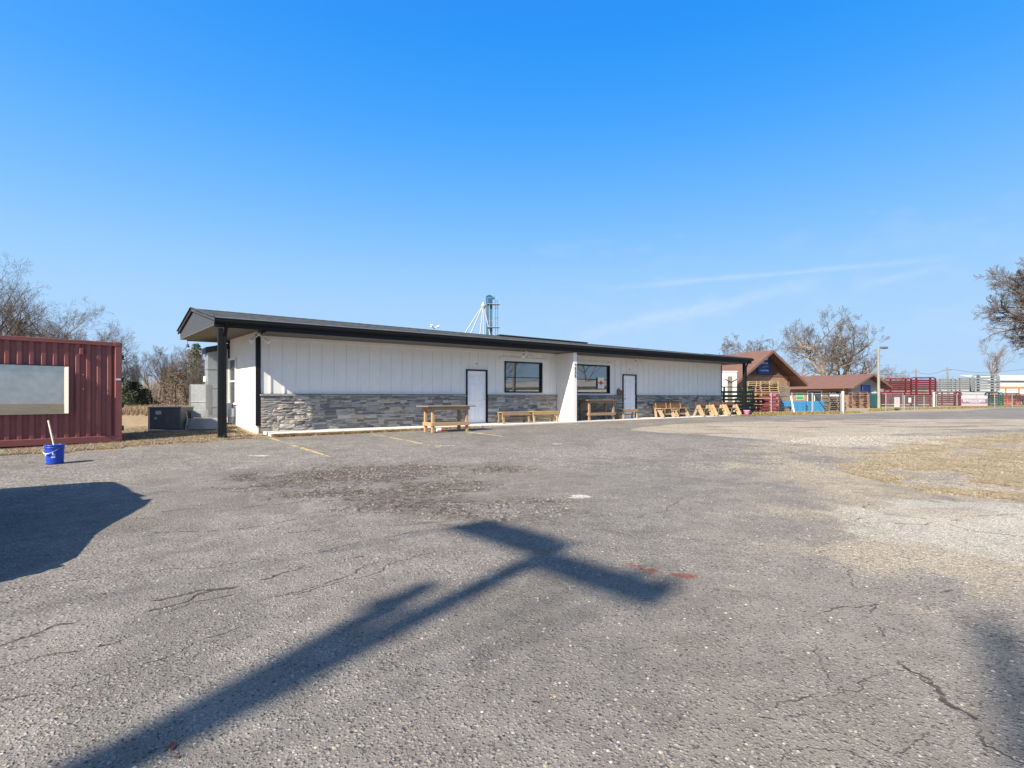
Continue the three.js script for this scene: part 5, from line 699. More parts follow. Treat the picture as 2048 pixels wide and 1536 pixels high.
  // leafy evergreens low in the wood
  const leafTree = (label, px, D, top, wdt, c, seed, n) => {
    const p = at(px, D), h = hgt(top, D), t = thing('evergreen', label, 'tree', [p[0], ground(p[0], D), -D], 0), r = rng(seed), P = [];
    for (let i = 0; i < (n ?? 5200); i++) { const a = r() * 6.28, u = Math.cbrt(r()), y = h * (0.12 + 0.86 * r()), lobes = 0.65 + 0.35 * Math.sin(a * 3 + y * 1.7) * Math.sin(y * 2.3 + seed), R = wdt * (1 - Math.pow(y / h, 2.2) * 0.75) * u * lobes, x = Math.cos(a) * R, z = Math.sin(a) * R, s = 0.06 + 0.09 * r(), b = r() * 6.28, e = (r() - 0.5) * 2; P.push(x, y, z, x + s * Math.cos(b), y + s * e, z + s * Math.sin(b), x + s * Math.cos(b + 1.6) * 0.7, y + s * e * 0.2 + s * 0.6, z + s * Math.sin(b + 1.6) * 0.7); }
    obj('trunk', rod([0, -0.1, 0], [0, h * 0.7, 0], 0.14, 0.05, 7), M.barkDark, t); obj('crown', fromTris(P), mat(...c, 0.9, { side: THREE.DoubleSide }), t);
  };
  leafTree('dark green cedar in the gap beside the container', 262, 44, 762, 1.6, [0.05, 0.065, 0.035], 3); leafTree('small dark green cedar left of the forked tree', 287, 47, 778, 1.2, [0.06, 0.075, 0.04], 4); leafTree('olive vine-covered tree behind the ducts', 385, 47, 698, 2.2, [0.13, 0.11, 0.05], 5, 2600); leafTree('green pine top showing above the thicket', 393, 60, 686, 1.6, [0.05, 0.08, 0.03], 6); leafTree('olive ivy-covered trunk left of the tallest tree', 40, 48, 640, 1.0, [0.1, 0.095, 0.05], 8); leafTree('brownish shrub in front of the thicket', 350, 43, 745, 2.4, [0.12, 0.085, 0.055], 9, 1400);
  // undergrowth as one mass
  const r = rng(91), P = []; for (let i = 0; i < 2400; i++) { const D = 46 + 20 * r(), px = -60 + 500 * r(), x = (px - 1024) / 1088 * D, h = (1.2 + 3.2 * r()) * (px > 255 && px < 290 ? 0.45 : 1), y = ground(x, D), a = r() * 6.28, l = h * 0.35 * r(), w = 0.007 + 0.009 * r(), b = r() * 6.28; P.push(x - w * Math.cos(b), y, -D - w * Math.sin(b), x + w * Math.cos(b), y, -D + w * Math.sin(b), x + Math.cos(a) * l, y + h, -D + Math.sin(a) * l); for (let k = 0; k < 3; k++) { const t = 0.3 + 0.6 * r(), bx = x + Math.cos(a) * l * t, bz = -D + Math.sin(a) * l * t, a2 = r() * 6.28, l2 = h * 0.3 * r(); P.push(bx, y + h * t, bz - w, bx, y + h * t, bz + w, bx + Math.cos(a2) * l2, y + h * t + l2 * 0.8, bz + Math.sin(a2) * l2); } }
  stuff(obj('brush', fromTris(P), mat(0.21, 0.145, 0.105, 0.95, { side: THREE.DoubleSide })), 'brown leafless undergrowth at the foot of the wood', 'brush');
  const far = []; for (let i = 0; i < 14000; i++) { const D = 150 + 60 * r(), px = -100 + 2300 * r(), x = (px - 1024) / 1088 * D, h = (4 + 5 * r()) * (0.6 + 0.6 * vn(px * 0.02, 3)), y = 0.2, a = r() * 6.28, w = 0.05 + 0.06 * r(), l = h * 0.25 * r(); far.push(x - w, y, -D, x + w, y, -D, x + Math.cos(a) * l, y + h, -D + Math.sin(a) * l, x + Math.cos(a) * l, y + h * 0.5, -D, x + Math.cos(a) * l + 0.06, y + h * 0.5, -D, x + Math.cos(a + 2) * l * 2, y + h * 0.9, -D); }
  stuff(obj('far_wood', fromTris(far), mat(0.2, 0.17, 0.15, 0.95, { side: THREE.DoubleSide })), 'distant leafless wood along the horizon', 'wood');
  // trees across the road, mirrored in the shop windows
  copy(protos[1], [70, 0.3, 2], 0.3, 'bare tree behind the cream warehouse, outside the frame').scale.setScalar(protos[1].scale.x * 1.2); copy(protos[0], [72, 0.3, 18], 1.3, 'second bare tree behind the cream warehouse, outside the frame').scale.setScalar(protos[0].scale.x * 1.3); copy(protos[1], [66, 0.3, -14], 2.6, 'bare tree at the far corner of the cream warehouse, outside the frame').scale.setScalar(protos[1].scale.x * 1.25);
  const rp = thing('utility_pole', 'wooden utility pole right of the frame, mirrored in the left window', 'utility pole', [33, 0.25, -12], 0.3); obj('pole', rod([0, -0.2, 0], [0.5, 11, 0], 0.2, 0.13, 12), M.woodGrey, rp); obj('crossarm', cbox(0.12, 0.14, 2.4, 0.45, 10.4, 0), M.woodGrey, rp);
}
// ------------------------------------------------------------------ grain elevator leg far behind the building
{
  const D = 92, x = (978 - 1024) / 1088 * D, t = thing('grain_elevator', 'blue grain elevator leg with white spouts rising behind the roof', 'grain elevator', [x, 0.3, -D], 0.15), Y = (py) => 1.0 + (795 - py) / 1088 * D, blue = mat(0.045, 0.11, 0.18, 0.5), pale = mat(0.33, 0.35, 0.36, 0.5);
  obj('leg', [box(0.42, Y(600), 0.4, -0.25, Y(600) / 2, 0), box(0.42, Y(600), 0.4, 0.35, Y(600) / 2, 0)], blue, t);
  obj('head', [rod([-0.5, Y(596), 0.3], [-0.5, Y(596), -0.3], 0.5, 0.5, 16).translate(0.55, 0, 0), box(1.05, Y(592) - Y(606), 0.55, 0.05, Y(599), 0), box(0.5, 0.35, 0.4, 0.75, Y(596), 0)], mat(0.012, 0.085, 0.17, 0.5), t);
  obj('distributor', [rod([-0.95, Y(612), 0], [-0.95, Y(604), 0], 0.45, 0.12, 12), rod([-0.95, Y(617), 0], [-0.95, Y(612), 0], 0.3, 0.45, 12)], pale, t);
  for (const px of [929, 941, 960, 967, 980]) { const bx = (px - 978) / 1088 * D; obj('spout', [rod([-0.95 + bx * 0.06, Y(616), 0.1], [-0.95 + (bx + 0.95) * 0.35, Y(630), 0.2], 0.1), rod([-0.95 + (bx + 0.95) * 0.35, Y(630), 0.2], [bx * 1.06, Y(674), 0.6], 0.1)], pale, t); }
  for (const py of [609, 655]) obj('platform', [box(2.2, 0.08, 1.4, 0.7, Y(py), 0.2), box(0.04, 1.0, 0.04, 1.75, Y(py) + 0.5, 0.85), box(0.04, 1.0, 0.04, -0.3, Y(py) + 0.5, 0.85), box(2.1, 0.04, 0.04, 0.72, Y(py) + 1.0, 0.85)], M.galvDull, t);
  { const g = [rod([1.05, 0, 0.3], [1.05, Y(600), 0.3], 0.035), rod([1.45, 0, 0.3], [1.45, Y(600), 0.3], 0.035)]; for (let y = 6; y < Y(602); y += 0.45) g.push(box(0.42, 0.03, 0.03, 1.25, y, 0.3)); obj('ladder', g, blue, t); }
  for (let y = 8; y < 17; y += 1.6) obj('ladder_hoop', new THREE.TorusGeometry(0.36, 0.03, 4, 14, Math.PI).rotateX(Math.PI / 2).translate(1.25, y, 0.3), blue, t);
}
// ------------------------------------------------------------------ feed store: two brick wings under red-brown roofs
const NV = [0.403, -0.915], STURN = Math.atan2(NV[0], -NV[1]);            // its gables face this way; local z = gable normal, local x to the right
const signTex = (w, h, draw) => new THREE.MeshStandardMaterial({ map: canvasTex(w, h, draw), roughness: 0.6 });
function strokes(c, x, y, w, h, n, seed) { const r = rng(seed); let u = x; const lw = w / n; for (let i = 0; i < n; i++) { if (r() < 0.86) { const k = Math.floor(r() * 4), a = u + lw * 0.12, b = lw * 0.72, t = Math.max(2, lw * 0.2); c.fillRect(a, y, t, h); if (k !== 1) c.fillRect(a + b - t, y, t, h); if (k !== 2) c.fillRect(a, y, b, t); if (k > 1) c.fillRect(a, y + h - t, b, t); if (k === 0) c.fillRect(a, y + h / 2 - t / 2, b, t); } u += lw; } }
function plate(name, w, h, d, m, parent, x, y, z) { const g = box(w, h, d), uv = g.attributes.uv, p = g.attributes.position; for (let i = 0; i < uv.count; i++) uv.setXY(i, p.getX(i) / w + 0.5, p.getY(i) / h + 0.5); const o = obj(name, g, m, parent); o.position.set(x, y, z); return o; }
function wing(t, half, rise, eave, len, over, ov, wallMat, gableMat, yBreak) {
  const ridge = eave + rise, sl = rise / (half + ov), e = eave;                    // eave = height of the roof edge
  const wy = (x) => ridge - sl * Math.abs(x) - 0.12, w2 = half, yW = Math.min(yBreak, wy(w2));
  obj('gable_wall', prism([[-w2, -0.3], [w2, -0.3], [w2, yW], [-w2, yW]], 0.2).translate(0, 0, -0.2), wallMat, t);
  obj('gable_siding', prism([[-w2, yW], [w2, yW], [w2, wy(w2) + 0.001], [0, wy(0)], [-w2, wy(w2) + 0.001]], 0.16).translate(0, 0, -0.17), gableMat, t);
  for (const q of [-1, 1]) { obj('side_wall', box(0.2, wy(w2) + 0.3, len - 0.2, q * (w2 - 0.1), wy(w2) / 2 - 0.15, -len / 2 - 0.1), wallMat, t); const c = [[0, ridge, over], [q * (half + ov), e, over], [q * (half + ov), e, -len], [0, ridge, -len]]; obj('roof', slabFrom(q > 0 ? c : c.slice().reverse(), 0.1), M.roofRed, t); obj('rake_board', bar([0, ridge - 0.1, over + 0.02], [q * (half + ov), e - 0.1, over + 0.02], 0.04, 0.2), M.brownTrim, t); obj('fascia', box(0.04, 0.2, len + over, q * (half + ov + 0.005), e - 0.12, (over - len) / 2), M.brownTrim, t); obj('soffit', slabFrom([[q * w2, wy(w2) - 0.02, over], [q * (half + ov), e - 0.2, over], [q * (half + ov), e - 0.2, -len], [q * w2, wy(w2) - 0.02, -len]], 0.03), M.brownTrim, t); }
  obj('back_wall', box(w2 * 2, wy(w2), 0.2, 0, wy(w2) / 2, -len + 0.1), wallMat, t);
}
{
  const Dr = 42, X = (1546 - 1024) / 1088 * Dr, t = thing('feed_store', 'brown gabled brick store with a blue sign under its gable', 'building', [X + NV[0] * -0.9, 0.3, -(Dr + NV[1] * -0.9)], STURN);
  wing(t, 2.7, 2.55, 2.12, 13, 0.9, 1.12, M.brick, M.brownSiding, 2.72);
  for (let i = 0; i < 24; i++) { const x = -2.6 + i * 0.226, y1 = 4.67 - 0.6676 * Math.abs(x) - 0.14; if (y1 > 2.8) obj('siding_batten', box(0.03, y1 - 2.76, 0.02, x, (y1 + 2.76) / 2, 0.0), M.brownSiding, t); }
  obj('band_board', box(5.4, 0.12, 0.05, 0, 2.72, 0.02), M.brownTrim, t);
  plate('store_sign', 1.3, 1.15, 0.05, signTex(512, 448, (c, w, h) => { c.fillStyle = '#173d7c'; c.fillRect(0, 0, w, h); c.fillStyle = '#dfe6f2'; strokes(c, 50, 84, 250, 52, 8, 3); strokes(c, 320, 90, 150, 50, 5, 5); c.fillStyle = '#2b5a92'; c.fillRect(60, 178, 390, 10); c.fillStyle = '#9fb4d4'; c.fillRect(250, 210, 190, 12); c.fillRect(180, 245, 120, 8); c.fillStyle = '#eef2fa'; strokes(c, 80, 318, 90, 40, 3, 7); strokes(c, 190, 318, 110, 40, 4, 8); strokes(c, 320, 318, 140, 40, 5, 9); }), t, -0.02, 3.42, 0.05);
  const f = thing('floodlight', 'white twin floodlight above the blue sign on the brown gable', 'floodlight', [t.position.x + NV[0] * 0.12, 4.45, t.position.z - NV[1] * 0.12], STURN); obj('mount', box(0.1, 0.1, 0.08), M.blackMatte, f); for (const q of [-1, 1]) obj('lamp_head', rod([0, -0.03, 0.04], [q * 0.14, -0.16, 0.2], 0.04, 0.09, 10), M.whiteTrim, f);
  obj('gutter_pipe', rod([2.78, 0, 0.05], [2.78, 2.4, 0.05], 0.04), M.brownTrim, t);
}
{
  const X = 34.2, Dc = 55, half = 2.25, R = [0.915, 0.403], c = [X + R[0] * half, Dc + R[1] * half], t = thing('feed_store_annex', 'low brick annex with a long red-brown roof and pale gable end', 'building', [c[0], 0.3, -c[1]], STURN);
  wing(t, half, 1.28, 2.14, 16, 0.9, 0.7, M.brick, mat(0.42, 0.45, 0.46, 0.7, { map: uvScale(grain, 0.4) }), 1.2);
  for (let i = 0; i < 12; i++) obj('siding_board', box(2 * Math.min(half, (3.2 - (1.3 + i * 0.16)) / 0.434) - 0.1, 0.012, 0.02, 0, 1.3 + i * 0.16, 0.0), mat(0.3, 0.33, 0.35, 0.7), t);
  plate('blue_sign', 1.4, 0.75, 0.05, signTex(256, 128, (q, w, h) => { q.fillStyle = '#2a4f8f'; q.fillRect(0, 0, w, h); q.fillStyle = '#8fa6cc'; q.fillRect(14, 20, 26, 86); q.fillStyle = '#4a6dab'; for (let i = 0; i < 4; i++) q.fillRect(60, 26 + i * 22, 170 - i * 22, 9); }), t, 0.1, 1.9, 0.06);
  plate('notice', 0.75, 0.35, 0.03, M.whiteTrim, t, 1.45, 1.35, 0.03); plate('notice', 0.75, 0.35, 0.03, M.whiteTrim, t, 1.45, 0.9, 0.03);
  obj('vent', box(0.18, 0.08, 0.04, 0.0, 2.98, 0.02), M.blackMatte, t);
  // the long brick side with its door, sign boards and meter
  const sx = -half - 0.02, dr = new THREE.Group(); dr.name = 'door'; t.add(dr);
  obj('door_frame', [box(0.06, 1.75, 0.07, sx, 0.88, -3.1), box(0.06, 1.75, 0.07, sx, 0.88, -4.75), box(0.06, 0.08, 1.6, sx, 1.42, -3.93), box(0.06, 0.07, 1.6, sx, 1.72, -3.93), box(0.06, 1.38, 0.07, sx, 0.69, -3.93)], M.whiteTrim, dr); obj('door_glass', [box(0.03, 1.36, 0.76, sx, 0.69, -3.52)], mat(0.03, 0.035, 0.04, 0.1), dr); obj('door_glass', [box(0.03, 1.36, 0.76, sx, 0.69, -4.34)], mat(0.03, 0.035, 0.04, 0.1), dr); obj('transom', box(0.03, 0.22, 1.6, sx, 1.57, -3.93), mat(0.02, 0.02, 0.025, 0.1), dr);
  const gp = plate('green_sign', 0.95, 0.8, 0.04, signTex(256, 220, (q, w, h) => { q.fillStyle = '#a9b5a6'; q.fillRect(0, 0, w, h); q.fillStyle = '#1f7a46'; q.fillRect(10, 12, w - 20, 82); q.fillStyle = '#23824c'; q.fillRect(10, 116, w - 20, 92); }), t, sx, 1.15, -5.7); gp.rotation.y = -Math.PI / 2;
  const bs = plate('black_and_white_sign', 1.15, 0.62, 0.04, signTex(320, 176, (q, w, h) => { q.fillStyle = '#16161a'; q.fillRect(0, 0, w, h); q.fillStyle = '#f2f2f4'; q.font = 'bold 74px sans-serif'; q.fillText('BLACK', 12, 74, 220); q.fillStyle = '#eceff5'; q.fillRect(40, 92, 270, 70); q.fillStyle = '#8d93b8'; strokes(q, 56, 108, 230, 34, 9, 11); }), t, sx, 1.3, -1.75); bs.rotation.y = -Math.PI / 2;
  obj('corner_board', [box(0.12, 1.75, 0.12, -half - 0.03, 0.86, 0.02)], mat(0.34, 0.12, 0.08, 0.8), t); obj('eave_lamp', rod([-half - 0.1, 1.95, -0.5], [-half - 0.3, 1.85, -0.5], 0.06), M.whiteTrim, t);
}
// ------------------------------------------------------------------ stock yard: gates, pallets, plastic bunks, fences
const gateShape = (w, h, n, r = 0.028) => { const k = 0.14, g = [tube([[-w / 2 + k, 0, 0], [w / 2 - k, 0, 0], [w / 2 - 0.03, 0.04, 0], [w / 2, k, 0], [w / 2, h - k, 0], [w / 2 - 0.03, h - 0.04, 0], [w / 2 - k, h, 0], [0, h, 0], [-w / 2 + k, h, 0], [-w / 2 + 0.03, h - 0.04, 0], [-w / 2, h - k, 0], [-w / 2, k, 0], [-w / 2 + 0.03, 0.04, 0], [-w / 2 + k, 0, 0]], r, 48, 5)]; return g; };
function stockGate(name, label, w, h, n, m, pos, turn, group) {
  const t = thing(name, label, 'gate', pos, turn, group);
  obj('frame', gateShape(w, h, n), m, t); for (let i = 1; i < n; i++) obj('rail', box(w - 0.04, 0.12, 0.05, 0, h * (0.04 + 0.92 * (i / n)), 0), m, t); for (const x of [-w * 0.28, w * 0.28]) obj('upright', box(0.1, h, 0.03, x, h / 2, 0.02), m, t); return t;
}
{
  const F = (px, D) => (px - 1024) / 1088 * D, red = M.steelRed, grn = M.steelGreen, gry = M.steelGrey;
  const blk = (D, px0, px1, y0, h, m, name, words, n, depth = 6, gap = 0.1, tilt = 0.1) => { const x0 = F(px0, D), x1 = F(px1, D), w = x1 - x0; let first; for (let i = 0; i < depth; i++) { const lab = `${words}, ${['frontmost', 'second', 'third', 'fourth', 'fifth', 'hindmost'][i]} of its bundle`, p = [(x0 + x1) / 2 + i * 0.05, y0 + (i % 3) * 0.04, -D - i * gap]; if (!first) first = stockGate(name, lab, w - 0.06, h, n, m, p, -tilt, words + ' in a bundle'); else copy(first, p, -tilt, lab); } };
  // two-storey racks of gates along the yard
  blk(61, 1771, 1823, 1.85, 1.5, red, 'stock_gate', 'red stock gate at the upper left of the red stack', 6); blk(61, 1824, 1871, 1.9, 1.58, red, 'stock_gate', 'red stock gate at the upper right of the red stack', 6); blk(60.5, 1760, 1823, 0.35, 1.45, red, 'stock_gate', 'red stock gate at the lower left of the red stack', 6, 6); blk(60, 1824, 1872, 0.35, 1.5, red, 'stock_gate', 'red stock gate at the lower right of the red stack', 6, 6);
  blk(66, 1874, 1912, 2.0, 1.5, gry, 'stock_gate', 'grey stock gate on the upper row right after the red stack', 6, 5); blk(66, 1914, 1949, 2.0, 1.6, gry, 'stock_gate', 'grey stock gate in the middle of the upper grey row', 6, 5); blk(64, 1950, 1998, 1.95, 1.95, gry, 'stock_gate', 'tall grey stock gate at the right end of the upper row', 6, 5, 0.16);
  blk(66, 1876, 1918, 0.35, 1.55, mat(0.1, 0.03, 0.03, 0.6), 'stock_gate', 'dark stock gate on the lower row left of the banner', 6, 4); blk(65, 1910, 1924, 0.35, 1.5, red, 'stock_gate', 'narrow red stock gate just left of the banner', 6, 3); blk(65, 1972, 2006, 0.35, 1.45, grn, 'stock_gate', 'green stock gate right of the banner', 6, 4);
  blk(70, 2008, 2040, 0.35, 1.4, mat(0.34, 0.1, 0.06, 0.6), 'stock_gate', 'rusty stock gate at the right end of the lower row', 6, 3);
  // gates by the black post
  stockGate('pipe_gate', 'green pipe gate behind the bench end, left of the black post', 2.1, 1.5, 6, grn, [F(1469, 32.6), 0.42, -32.6], -0.2, 'pipe gates by the store'); stockGate('pipe_gate', 'dark pipe gate under the green pipe gate left of the black post', 2.0, 1.3, 6, mat(0.05, 0.012, 0.015, 0.6), [F(1466, 33), 0.32, -33.0], -0.2, 'pipe gates by the store'); stockGate('pipe_gate', 'red pipe gate in front of the pallets right of the black post', 1.9, 1.25, 6, red, [F(1524, 33.3), 0.34, -33.3], -0.25, 'pipe gates by the store');
  { const t = thing('feed_board', 'crimson feed board standing on end beside the pallets', 'board', [F(1546, 33.2), 0.32, -33.2], -0.3); obj('board', cbox(0.34, 1.28, 0.06, 0, 0.66, 0), mat(0.32, 0.07, 0.13, 0.6), t); obj('edge_rail', box(0.05, 1.3, 0.09, -0.16, 0.66, 0.01), mat(0.45, 0.25, 0.28, 0.6), t); }
  { const t = thing('hay_net', 'green mesh panel hanging behind the black post', 'mesh panel', [F(1492, 33.8), 0.35, -33.8], -0.2), r = rng(4), g = []; for (let i = 0; i < 26; i++) { const x = r() * 0.6 - 0.3, y = r() * 1.4; g.push(rod([x, y, 0], [x + (r() - 0.5) * 0.4, y + 0.2 * r(), 0.04 * r()], 0.016, 0.016, 4)); } obj('netting', g, mat(0.03, 0.2, 0.09, 0.8), t); obj('hanger', box(0.7, 0.05, 0.04, 0, 1.46, 0), grn, t); }
  // pallets in stacks, each a pallet
  const palletGeo = () => { const g = []; for (const z of [-0.5, 0, 0.5]) g.push(box(1.2, 0.09, 0.045, 0, 0.06, z)); for (let i = 0; i < 6; i++) { g.push(box(0.13, 0.018, 1.05, -0.53 + i * 0.212, 0.115, 0)); if (i % 2 === 0) g.push(box(0.13, 0.018, 1.05, -0.53 + i * 0.212, 0.008, 0)); } return merge(g); };
  const pg = palletGeo(), lv = ['bottom', 'second', 'third', 'fourth', 'fifth', 'sixth', 'seventh', 'eighth', 'ninth', 'tenth', 'eleventh', 'twelfth', 'thirteenth', 'fourteenth', 'fifteenth'];
  const stack = (px, D, n, words, m, turn, sc = 1) => { const r = rng(px); for (let i = 0; i < n; i++) { const p = obj('pallet', pg, m); p.position.set(F(px, D) + (r() - 0.5) * 0.08, 0.31 + i * 0.136 * sc, -D + (r() - 0.5) * 0.08); p.rotation.y = turn + (r() - 0.5) * 0.08; p.scale.setScalar(sc); tag(p, `${words}, ${lv[i]} from the ground`, 'pallet', words); } };
  stack(1507, 35.2, 15, 'pale wooden pallet in the tall stack behind the black post', M.pallet, 1.4); stack(1535, 34.8, 15, 'pale wooden pallet in the tall stack right of the black post', M.pallet, 1.35); stack(1553, 36.2, 13, 'weathered pallet in the dark stack beside the crimson panel', M.palletOld, 0.2); stack(1667, 36.5, 8, 'weathered pallet in the stack behind the fence gate', M.palletOld, 1.45); stack(1716, 52.5, 9, 'reddish weathered pallet in the stack under the pale gable', mat(0.28, 0.17, 0.13, 0.9, { map: uvScale(grain, 1.1) }), 1.2, 1.25);
  // blue plastic feed bunks, stacked
  const bunk = (lab, px, D, w, y, h) => { const t = thing('feed_bunk', lab, 'trough', [F(px, D), y, -D], -0.12, 'blue plastic feed troughs'), m = mat(0.02, 0.17, 0.36, 0.4); const pr = [[-w / 2, h], [-w / 2 + 0.06, 0], [w / 2 - 0.06, 0], [w / 2, h], [w / 2 - 0.05, h], [w / 2 - 0.1, 0.05], [-w / 2 + 0.1, 0.05], [-w / 2 + 0.05, h]]; obj('shell', prism(pr, 0.7).translate(0, 0, -0.35), m, t); obj('rim', [box(w + 0.06, 0.05, 0.06, 0, h, 0.35), box(w + 0.06, 0.05, 0.06, 0, h, -0.35), box(0.06, 0.05, 0.64, -w / 2, h, 0), box(0.06, 0.05, 0.64, w / 2, h, 0)], m, t); obj('front_rib', [box(w - 0.1, h - 0.04, 0.03, 0, h / 2, 0.36)], m, t); for (const x of [-0.25, 0.25]) obj('rib', box(0.08, h - 0.06, 0.05, x * w, h / 2, 0.38), m, t); };
  const words = ['bottom', 'second', 'third', 'top']; for (let i = 0; i < 4; i++) { if (i > 1) bunk(`blue plastic trough at the left of the blue pile, ${words[i]} layer`, 1570, 36, 0.75, 0.33 + i * 0.18, 0.17); bunk(`blue plastic trough in the middle of the blue pile, ${words[i]} layer`, 1595, 35.6, 0.8, 0.33 + i * 0.18, 0.17); bunk(`blue plastic trough at the right of the blue pile, ${words[i]} layer`, 1625, 35.9, 1.15, 0.33 + i * 0.18, 0.17); }
  // chain-link fences
  const fence = (lab, a, b, h, posts, group) => { const L = Math.hypot(b[0] - a[0], b[1] - a[1]), t = thing('chain_link_fence', lab, 'fence', [a[0], Math.min(ground(a[0], a[1]), ground(b[0], b[1])), -a[1]], Math.atan2(b[1] - a[1], b[0] - a[0]), group), g = [], s = 0.16; for (let i = 0; i <= posts; i++) obj('post', rod([L * i / posts, -0.1, 0], [L * i / posts, h + 0.04, 0], 0.03, 0.03, 8), M.galvDull, t); obj('top_rail', rod([0, h, 0], [L, h, 0], 0.02, 0.02, 6), M.galvDull, t); for (let x = -h; x < L; x += s) { const a0 = Math.max(0, -x), a1 = Math.min(h, L - x); if (a1 > a0) g.push(bar([x + a0, a0, 0], [x + a1, a1, 0], 0.003, 0.003, 0), bar([x + a0, h - a0, 0], [x + a1, h - a1, 0], 0.003, 0.003, 0)); } stuff(obj('wire_mesh', g, M.galvDull, t)); return t; };
  fence('chain-link fence from the black post past the blue troughs', [15.2, 31.9], [18.2, 33.0], 1.25, 2); 
  const gate = (lab, a, b, h) => { const t = fence(lab, a, b, h, 1), L = Math.hypot(b[0] - a[0], b[1] - a[1]); obj('brace', rod([0.05, h, 0.02], [L / 2, 0.1, 0.02], 0.02, 0.02, 6), M.blackMatte, t); obj('brace', rod([L / 2, h, 0.02], [L - 0.05, 0.1, 0.02], 0.02, 0.02, 6), M.blackMatte, t); obj('bottom_rail', rod([0, 0.08, 0], [L, 0.08, 0], 0.02, 0.02, 6), M.galvDull, t); };
  gate('chain-link gate with crossing braces in front of the blue troughs', [18.25, 33.0], [20.5, 33.9], 1.22);
  { const t = thing('gate_post', 'stout whitish gate post at the end of the braced gate', 'post', [20.68, 0.3, -34.0], 0); obj('pipe', rod([0, -0.1, 0], [0, 1.32, 0], 0.09, 0.09, 12), mat(0.38, 0.385, 0.36, 0.6), t); obj('cap', new THREE.SphereGeometry(0.09, 12, 6, 0, 6.3, 0, 1.57).translate(0, 1.32, 0), mat(0.5, 0.51, 0.48, 0.6), t); }
  { const m = obj('plastic_pipe', rod([F(1589, 32.2), 0.3, -32.2], [F(1582, 32.4), 1.38, -32.4], 0.045, 0.045, 10), mat(0.75, 0.76, 0.74, 0.4)); tag(m, 'white plastic pipe leaning on the fence before the blue troughs', 'pipe'); }
  fence('short chain-link return with a rounded top and sign beside the road', [27.7, 40.3], [31.2, 43.4], 1.3, 1); fence('chain-link fence between the sign and the white post', [31.6, 43.8], [37.6, 48.6], 1.15, 3); fence('long chain-link fence along the gate stacks to the right edge', [38.4, 49.2], [62, 60], 1.3, 8);
  { const t = thing('gate_post', 'stout pale post at the roadside in front of the red gates', 'post', [38.0, 0.3, -49.0], 0); obj('pipe', rod([0, -0.1, 0], [0, 1.45, 0], 0.11, 0.11, 12), mat(0.36, 0.36, 0.32, 0.6), t); obj('cap', rod([0, 1.45, 0], [0, 1.5, 0], 0.12, 0.1, 12), mat(0.45, 0.45, 0.42, 0.6), t); }
  { const t = thing('fence_sign', 'white sign with faded red print hung on the roadside fence', 'sign', [29.55, 0.55, -41.75], 0.25); plate('board', 0.5, 0.75, 0.02, signTex(200, 300, (q, w, h) => { q.fillStyle = '#b9b2b2'; q.fillRect(0, 0, w, h); q.fillStyle = '#b98a92'; for (let i = 0; i < 5; i++) q.fillRect(40 + (i % 2) * 10, 40 + i * 42, 110 - i * 8, 18); }), t, 0, 0.4, 0); plate('small_plate', 0.22, 0.36, 0.02, M.whiteTrim, t, 1.25, 0.55, 0.0); }
  { const t = thing('banner', 'purple and white banner on the fence under the grey gates', 'banner', [F(1949, 62), 0.32, -62], -0.1); plate('cloth', 2.75, 1.15, 0.02, signTex(640, 268, (q, w, h) => { q.fillStyle = '#6d6272'; q.fillRect(0, 0, w, h); q.fillStyle = '#b5a9ac'; q.fillRect(0, 0, w, 74); q.fillStyle = '#b79aa4'; q.beginPath(); q.moveTo(0, 74); q.lineTo(180, 60); q.lineTo(360, 78); q.lineTo(640, 66); q.lineTo(640, 86); q.lineTo(0, 92); q.fill(); q.fillStyle = '#cfc8d3'; q.font = 'bold 92px serif'; q.textAlign = 'center'; q.fillText('W', 82, 168, 100); strokes(q, 132, 104, 230, 62, 6, 12); q.fillText('OMES', 470, 168, 220); q.fillRect(200, 186, 260, 8); q.fillStyle = '#b9969b'; q.fillRect(0, 216, w, 52); }), t, 0, 0.62, 0); for (const x of [-1.36, 1.36]) obj('stake', rod([x, -0.1, -0.03], [x, 1.3, -0.03], 0.02), M.galvDull, t); }
  // light pole, telegraph poles, dark tree bin
  { const D = 47, t = thing('street_light', 'tall pale wooden pole with a flat street lamp beside the annex', 'street light', [F(1758, D), 0.3, -D], 0); obj('pole', rod([0, -0.2, 0], [-0.06, 5.25, 0], 0.13, 0.09, 10), mat(0.33, 0.32, 0.265, 0.8, { map: uvScale(grain, 0.6) }), t); obj('arm', rod([-0.06, 5.15, 0], [0.2, 5.25, 0], 0.03), M.galvDull, t); obj('lamp_head', cbox(0.6, 0.19, 0.32, 0.42, 5.3, 0, 0.05), mat(0.1, 0.095, 0.1, 0.5), t); }
  for (const [px, D, top, lab] of [[1833, 95, 738, 'leaning dark telegraph pole above the red gates'], [1896, 90, 735, 'short grey telegraph pole above the grey gates']]) { const t = thing('telegraph_pole', lab, 'pole', [F(px + 2, D), 0.3, -D], 0); const h = 1.0 + (795 - top) / 1088 * D; obj('pole', rod([0, 0, 0], [-0.3, h, 0], 0.16, 0.1, 8), M.woodGrey, t); obj('crossarm', box(1.2, 0.1, 0.1, -0.3, h - 0.4, 0), M.woodGrey, t); }
  { const w = obj('power_line', tube([[F(1700, 92), 4.8, -92], [F(1833, 95), 5.6, -95], [F(1860, 93), 5.3, -93], [F(1896, 90), 5.9, -90], [F(1960, 92), 5.5, -92], [F(2100, 94), 6.6, -94]], 0.02, 60, 4), M.blackMatte); tag(w, 'thin wire strung between the telegraph poles above the gates', 'wire'); }
